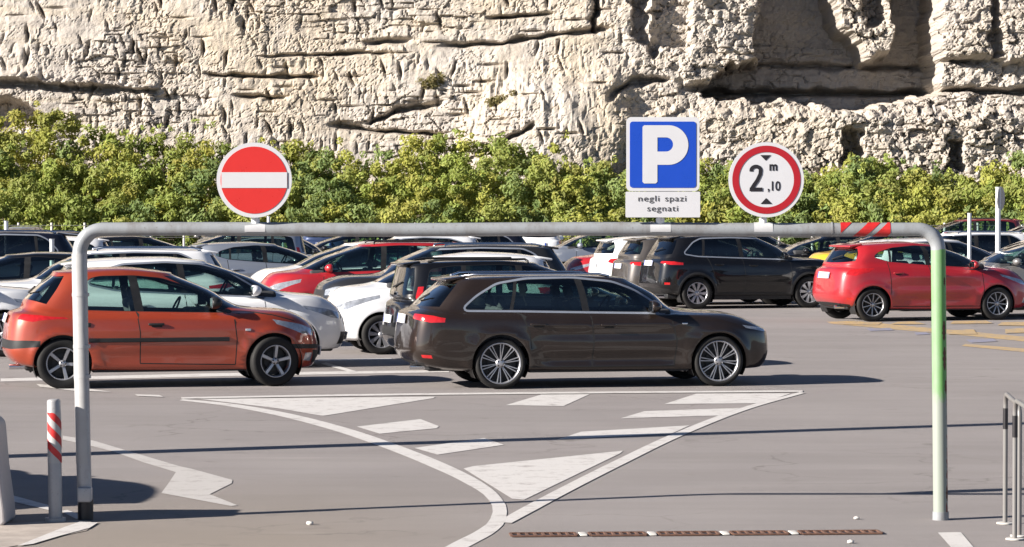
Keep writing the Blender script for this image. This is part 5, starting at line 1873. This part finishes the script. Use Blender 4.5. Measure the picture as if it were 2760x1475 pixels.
# ------------------------------------------------------------------ scrub along the foot of the cliff
def leaf_material():
    m, nt, b = new_mat("leaves")
    at_ = node(nt, "ShaderNodeAttribute", attribute_name="tint")
    nt.links.new(at_.outputs["Color"], b.inputs["Base Color"])
    b.inputs["Roughness"].default_value = .6
    b.inputs["Specular IOR Level"].default_value = .25
    tr = node(nt, "ShaderNodeBsdfTranslucent")
    mc = mixc(nt, .5, at_.outputs["Color"], (.32, .33, .05))
    nt.links.new(mc, tr.inputs[0])
    mx = node(nt, "ShaderNodeMixShader")
    mx.inputs[0].default_value = .45
    nt.links.new(b.outputs[0], mx.inputs[1]); nt.links.new(tr.outputs[0], mx.inputs[2])
    nt.links.new(mx.outputs[0], nt.nodes["Material Output"].inputs[0])
    return m


M_LEAF = leaf_material()


def foliage(name, clumps, seed=1, leaf=.15):
    """clumps: rows of x, y, z, radius, leaf count, r, g, b"""
    rg = np.random.default_rng(seed)
    cl = np.array(clumps)
    n = cl[:, 4].astype(int)
    rep = np.repeat(np.arange(len(cl)), n)
    N = len(rep)
    d = rg.normal(size=(N, 3)); d /= np.linalg.norm(d, axis=1, keepdims=True)
    rad = cl[rep, 3:4] * rg.uniform(.25, 1.0, (N, 1)) ** .6
    c = cl[rep, :3] + d * rad * np.array([1, 1, .85])
    nrm = d + rg.normal(size=(N, 3)) * .55 + np.array([-.60, -.45, .25])
    nrm /= np.linalg.norm(nrm, axis=1, keepdims=True)
    a = np.cross(nrm, rg.normal(size=(N, 3))); a /= np.linalg.norm(a, axis=1, keepdims=True)
    b = np.cross(nrm, a)
    s = leaf * rg.uniform(.55, 1.35, (N, 1))
    v = np.stack([c - a * s, c + b * s * .45 + nrm * s * .12, c + a * s, c - b * s * .45 + nrm * s * .12], 1).reshape(-1, 3)
    f = np.arange(4 * N).reshape(N, 4)
    o = fast_mesh(name, v, f, M_LEAF, False)
    col = np.ones((4 * N, 4), np.float32)
    t = 2.15 * cl[rep, 5:8] * rg.uniform(.84, 1.18, (N, 1)) * rg.uniform(.95, 1.05, (N, 3)) * np.array([.95, 1.0, .98])
    col[:, :3] = np.repeat(t, 4, 0)
    ca = o.data.color_attributes.new("tint", 'FLOAT_COLOR', 'POINT')
    ca.data.foreach_set("color", col.ravel())
    return o


prof_u = np.array([-200, 0, 60, 110, 220, 420, 560, 640, 760, 860, 960, 1080, 1290, 1400, 1480, 1560, 1680, 1850, 1960, 2180, 2260, 2300, 2360, 2460, 2560, 2640, 2760, 2900])
prof_v = np.array([285, 296, 288, 312, 330, 362, 350, 372, 374, 392, 398, 372, 372, 392, 398, 412, 436, 420, 440, 470, 432, 412, 408, 440, 462, 452, 430, 430])
rg = np.random.default_rng(5)
clumps = []
greens = np.array([[.115, .135, .034], [.140, .150, .040], [.095, .118, .040], [.160, .158, .036], [.080, .104, .036], [.175, .168, .040], [.125, .142, .034]])
golds = np.array([[.165, .160, .042], [.175, .160, .038], [.150, .152, .044]])
for row, (yd, frac) in enumerate(((125.5, 1.0), (122.0, .86), (118.8, .66), (115.8, .44))):
    x = -24.5
    while x < 24.5:
        wd = rg.uniform(1.0, 2.1)
        x += wd * rg.uniform(.62, .95)
        u = 1380 + x * FPX / yd
        top = np.interp(u, prof_u, prof_v) + rg.normal() * 10
        ztop = CAM_H + (HOR - top) * yd / FPX
        g = np.interp(yd, by, bz)
        zt = g + (ztop - g) * frac * rg.uniform(.88, 1.06)
        gold = (rg.random() < .09)
        base = golds[rg.integers(3)] if gold else greens[rg.integers(len(greens))]
        hz = max(.9, zt - g)
        nc = int(10 + hz * wd * 4.0)
        for k in range(nc):
            a = rg.uniform(0, 2 * math.pi)
            q = rg.random() ** .5
            hh = rg.uniform(.04, 1.0)
            rr = wd * .78 * math.sqrt(max(.05, 1 - (hh - .35) ** 2 / .55)) * q
            px_, py_, pz_ = x + rr * math.cos(a), yd + rr * .8 * math.sin(a), g + hz * hh * (1.0 if q < .7 else .93)
            sz = rg.uniform(.22, .46)
            cc = base * rg.uniform(.84, 1.16)
            if rg.random() < .07: cc = golds[rg.integers(3)] * rg.uniform(.7, 1.05)
            clumps.append((px_, py_, pz_, sz, int(sz * 270), *cc))
        # loose sprays above the crown
        for k in range(int(rg.integers(1, 4))):
            clumps.append((x + rg.uniform(-.8, .8) * wd * .6, yd + rg.uniform(-.4, .4), zt + rg.uniform(-.1, .30), rg.uniform(.12, .22), 16, *(base * rg.uniform(.85, 1.4))))
scrub = foliage("shrubbery", clumps, 3, .095)
tag(scrub, kind="stuff")
# dry tufts that grow on the rock
for (u, v, w, lab) in ((1352, 262, .55, "dry olive tuft growing on the pale rock bulge"), (1160, 212, .40, "small dry tuft growing on the rock above the scrub"), (1735, 415, .7, "brownish dry bush at the foot of the rock by the parking sign")):
    p = at(u, v, 127.6)
    ix_ = int(round((p.x + 34) / .068)); iz_ = int(round(p.z / .058))
    yy = CY[min(iz_, nr_ - 1), ix_]
    cl = [(p.x + rg.normal() * w * .6, yy - .1 + rg.normal() * .1, p.z + rg.normal() * w * .3, .26, 26, *(np.array([.085, .068, .034]) * rg.uniform(.7, 1.2))) for _ in range(16)]
    tag(foliage("dry_bush", cl, int(u), .10), lab, "bush")

# fence of short posts in front of the scrub
fn = empty("wire_fence", (0, 112.2, 0))
tag(fn, "low fence of pale posts along the foot of the green scrub", "fence")
M_POST = plain("fence_post_pale", (.58, .55, .52), .7, var=.15)
M_WIRE = plain("fence_wire", (.25, .25, .25), .5, metal=.6)
mb0 = MB()
mb0.tube([(0, 0, -.05), (0, 0, 1.55)], .045, 0, 10)
post0 = None
fx_ = np.arange(-22.4, 23, 1.25)
for x in fx_:
    if post0 is None:
        post0 = mb0.build("post", [M_POST], fn)
        o = post0
    else:
        o = post0.copy(); COL.objects.link(o); o.parent = fn
    o.location = (x, 0, 0)
mb = MB()
for z in (.5, 1.0, 1.45):
    mb.tube([(fx_[0], -.05, z), (fx_[-1], -.05, z)], .010, 0, 6)
mb.build("wire", [M_WIRE], fn)

# slim poles among the far cars
M_POLE = galv("pole_galvanised", (.58, .60, .62), (.42, .42, .43), .3)
def pole(px, ytop, d, r, lab, name="thin_pole", sign=None):
    p = at(px, ytop, d)
    o = empty(name, (p.x, d, 0))
    tag(o, lab, "pole" if sign is None else "road sign")
    mb = MB()
    mb.tube([(0, 0, 0), (0, 0, p.z)], r, 0, 14)
    mb.tube([(0, 0, p.z), (0, 0, p.z + .012)], r * 1.15, 0, 14)
    mb.build("pole", [M_POLE], o)
    if sign:
        mb = MB()
        n = 28
        vs, fs = [], []
        ca, sa = math.cos(math.radians(62)), math.sin(math.radians(62))
        rr = sign
        for yy in (0.0, .022):
            for k in range(n):
                t = 2 * math.pi * k / n
                a = rr * math.cos(t)
                vs.append((.05 + a * ca + yy * sa, .05 + a * sa - yy * ca, p.z - rr + .02 + rr * math.sin(t)))
        fs.append(tuple(range(n))); fs.append(tuple(range(2 * n - 1, n - 1, -1)))
        for k in range(n):
            fs.append((k, (k + 1) % n, n + (k + 1) % n, n + k))
        mb.add(vs, fs, 0)
        mb.build("sign_plate", [M_SIGN_BACK], o)
    return o


pole(2613, 576, 63.2, .042, "thin grey pole behind the red hatchback, shorter of the two at right")
pole(2690, 506, 61.5, .055, "tall grey sign pole at the right with a round sign edge-on", "sign_pole", .24)
pole(17, 597, 70.0, .05, "thin pale pole above the black car roofs at the far left")
pole(724, 584, 92.0, .05, "thin pale pole just right of the no entry sign")
pole(140, 646, 57.0, .045, "short pale pole in front of the black windows at far left")

# ------------------------------------------------------------------ parked cars
PAINTS = {k: paint("paint_" + k, c, mt, ro, di) for k, (c, mt, ro, di) in dict(
    brown=((.0235, .0160, .0130), .35, .36, .02), orange=((.30, .038, .012), .2, .40, .04), red=((.36, .012, .018), .1, .38, .05), darkred=((.17, .012, .018), .2, .38, .08),
    white=((.74, .74, .75), .0, .40, .05), silver=((.30, .33, .39), .55, .38, .05), black=((.004, .004, .005), .0, .35, .008), charcoal=((.022, .023, .026), .2, .38, .03),
    grey=((.19, .185, .18), .45, .40, .08), yellow=((.62, .36, .02), .05, .40, .05), blue=((.03, .05, .12), .3, .38, .06), greybrown=((.075, .066, .060), .45, .40, .08), navy=((.008, .010, .020), .1, .36, .015)).items()}
for k in ("black", "brown", "charcoal", "navy"):
    PAINTS[k].node_tree.nodes["Principled BSDF"].inputs["Specular IOR Level"].default_value = .15
PROTO = {}


def car(model, colour, px, d, yaw, label, name=None, sc=(1, 1, 1)):
    """Park a car with its middle at photo column px and distance d."""
    if model not in PROTO:
        PROTO[model] = build_car(MODELS[model])
        o = PROTO[model]
    else:
        o = copy_tree(PROTO[model])
    o.location = ((px - 1380.0) * d / FPX, d, 0)
    o.rotation_euler = (0, 0, math.radians(yaw))
    o.scale = sc
    for q in tree_objects(o):
        for s in q.material_slots:
            if s.material and s.material.name.startswith("paint_"):
                s.link = 'OBJECT'
                s.material = PAINTS[colour]
    tag(o, label, "car", "cars parked in the car park")
    return o


RT, LF = 12.0, 192.0                              # facing right-and-away, facing left-and-near
e = car("estate", "brown", 1637, 37.55, 12, "dark brown estate car in front of the other cars, rear lights to the left")
e.location = Vector((-.149, 36.95, 0)) + Vector((math.cos(math.radians(12)), math.sin(math.radians(12)), 0)) * (4.74 / 2 - 1.13) + Vector((-math.sin(math.radians(12)), math.cos(math.radians(12)), 0)) * .85
h = car("orange", "orange", 440, 37.3, 13, "burnt orange three-door hatchback behind the left gate post")
h.location = Vector((-5.60, 36.95, 0)) + Vector((math.cos(math.radians(13)), math.sin(math.radians(13)), 0)) * (4.02 / 2 - .70) + Vector((-math.sin(math.radians(13)), math.cos(math.radians(13)), 0)) * .77
f_ = car("hatch", "red", 2540, 59, 17, "bright red hatchback behind the green gate post at right")
f_.scale = (1.06, 1.06, 1.05)
f_.location = Vector((7.02, 57.8, 0)) + Vector((math.cos(math.radians(17)), math.sin(math.radians(17)), 0)) * (4.04 / 2 - .66) * 1.06 + Vector((-math.sin(math.radians(17)), math.cos(math.radians(17)), 0)) * .85
s_ = car("suv", "black", 2030, 65, 17, "glossy black SUV with dark rear windows left of the red hatchback")
s_.location = Vector((4.02, 64.6, 0)) + Vector((math.cos(math.radians(17)), math.sin(math.radians(17)), 0)) * (4.40 / 2 - .86) + Vector((-math.sin(math.radians(17)), math.cos(math.radians(17)), 0)) * .83

car("crossover", "white", 520, 42.2, 13, "white crossover right behind the orange hatchback, bonnet showing to its right")
car("suv", "white", 268, 47.6, LF, "white SUV roof above the white crossover, windscreen at its left end", sc=(1, 1, .99))
car("hatch", "silver", 728, 64.0, 14, "silver blue hatchback beyond the white roofs, under the no entry sign")
car("crossover", "white", 950, 59.5, LF, "white car between the silver hatchback and the red people carrier")
car("mpv", "red", 985, 55.3, LF, "red people carrier with round red mirror, facing left behind the white crossover")
car("suv", "charcoal", 1196, 51.0, LF, "charcoal car with a long dark roof between the red car and the white city car", sc=(1.03, 1, 1))
car("city", "white", 1190, 46.3, LF, "small white city car facing left behind the brown estate, headlight showing", sc=(1.02, 1, 1.02))
car("mpv", "black", 1415, 42.0, 13, "black people carrier with upright red rear lights right behind the brown estate", sc=(.97, 1, .955))
car("hatch", "red", 1722, 74.4, LF, "red hatchback facing left, its windscreen showing above the brown estate")
car("city", "white", 1806, 71.3, 15, "white car with a bright rear end beside the black SUV", sc=(1.05, 1, 1))
car("crossover", "greybrown", 1905, 68.0, 15, "dark grey brown car squeezed between the white car and the black SUV")
# right-hand side
car("hatch", "black", 2215, 79.0, LF, "black hatchback facing left behind the bonnet of the black SUV")
car("city", "yellow", 2362, 74.5, LF, "yellow hatchback facing left, under the striped end of the gate", sc=(1, 1, 1.06))
car("hatch", "navy", 2450, 78.5, LF, "dark blue car whose roof shows between the yellow car and the gate bend")
car("crossover", "white", 2555, 64.5, 15, "white car right behind the red hatchback, windscreen sloping to the right")
car("suv", "white", 2570, 72.0, LF, "white roof farther behind the red hatchback, above the other white car")
car("mpv", "grey", 2800, 61.0, LF, "grey car at the right edge facing left, behind the tall sign pole")
car("crossover", "navy", 2800, 69.0, LF, "dark blue car at the right edge, behind the grey one")
car("mpv", "darkred", 2590, 104.0, LF, "dark red people carrier far back above the right gate bend", sc=(1.1, 1.05, 1.10))
car("suv", "grey", 2775, 96.0, LF, "grey SUV far back at the right edge, above the dark blue car")
car("hatch", "charcoal", 2660, 84.0, LF, "charcoal hatchback between the two poles at right")
# left-hand side
car("crossover", "white", -232, 45.2, 13, "white car cut by the left edge, fender and wheel showing behind the orange hatchback")
car("hatch", "black", 30, 50.8, LF, "black hatchback at the left edge behind the white car")
car("suv", "navy", -58, 62.0, LF, "dark blue SUV with bright roof rails at the far left", sc=(1, 1, 1.07))
car("estate", "black", 190, 84.0, 12, "black estate car far back at left, just above the gate bend", sc=(1, 1, 1.06))
car("city", "white", 105, 71.0, LF, "white car under the left end of the gate pipe, mostly hidden")
car("hatch", "black", 400, 76.0, 12, "black hatchback under the pipe, behind the white SUV roof")
car("mpv", "silver", 610, 73.5, LF, "pale silver car under the pipe, its windscreen rising to the right")
car("estate", "charcoal", 760, 79.0, 12, "charcoal estate under the pipe behind the silver blue hatchback")
car("hatch", "black", 930, 83.0, LF, "black car far back behind the white car's roof")
car("crossover", "white", 1080, 71.0, LF, "white roof just under the pipe behind the red people carrier")
car("suv", "navy", 1205, 73.0, LF, "dark blue SUV under the pipe, right of the charcoal roof")
car("estate", "black", 1165, 60.5, 12, "black estate car between the white city car's roof and the red hatchback")
car("mpv", "silver", 1620, 84.0, LF, "silver people carrier far back above the red hatchback's roof")
car("hatch", "charcoal", 1840, 86.0, LF, "charcoal hatchback far back behind the white rear end")
car("crossover", "grey", 2010, 90.0, 12, "grey car far back, under the pipe behind the black SUV's roof")
# the last row before the fence
for i, (px, col_, mdl, lab) in enumerate(((60, "silver", "hatch", "silver hatchback in the last row below the scrub, leftmost"), (330, "black", "suv", "black SUV in the last row below the scrub at left"), (600, "grey", "mpv", "grey people carrier in the last row behind the no entry sign"), (880, "blue", "hatch", "blue hatchback in the last row right of the no entry sign"), (1170, "black", "crossover", "black crossover in the last row below the middle of the scrub"), (1450, "white", "hatch", "white hatchback in the last row below the scrub"), (1720, "charcoal", "suv", "charcoal SUV in the last row left of the parking sign"), (2000, "silver", "estate", "silver estate in the last row between parking sign and height sign"), (2280, "navy", "hatch", "dark blue hatchback in the last row under the striped tape"))):
    car(mdl, col_, px, 106.0, 90 if i % 2 else 270, lab)
# a car added out of view left of the entrance, to cast the rounded shadow
car("city", "white", -960, 23.3, 100, "small white car added out of view left of the gate for its shadow", sc=(1.08, 1, 1.0))
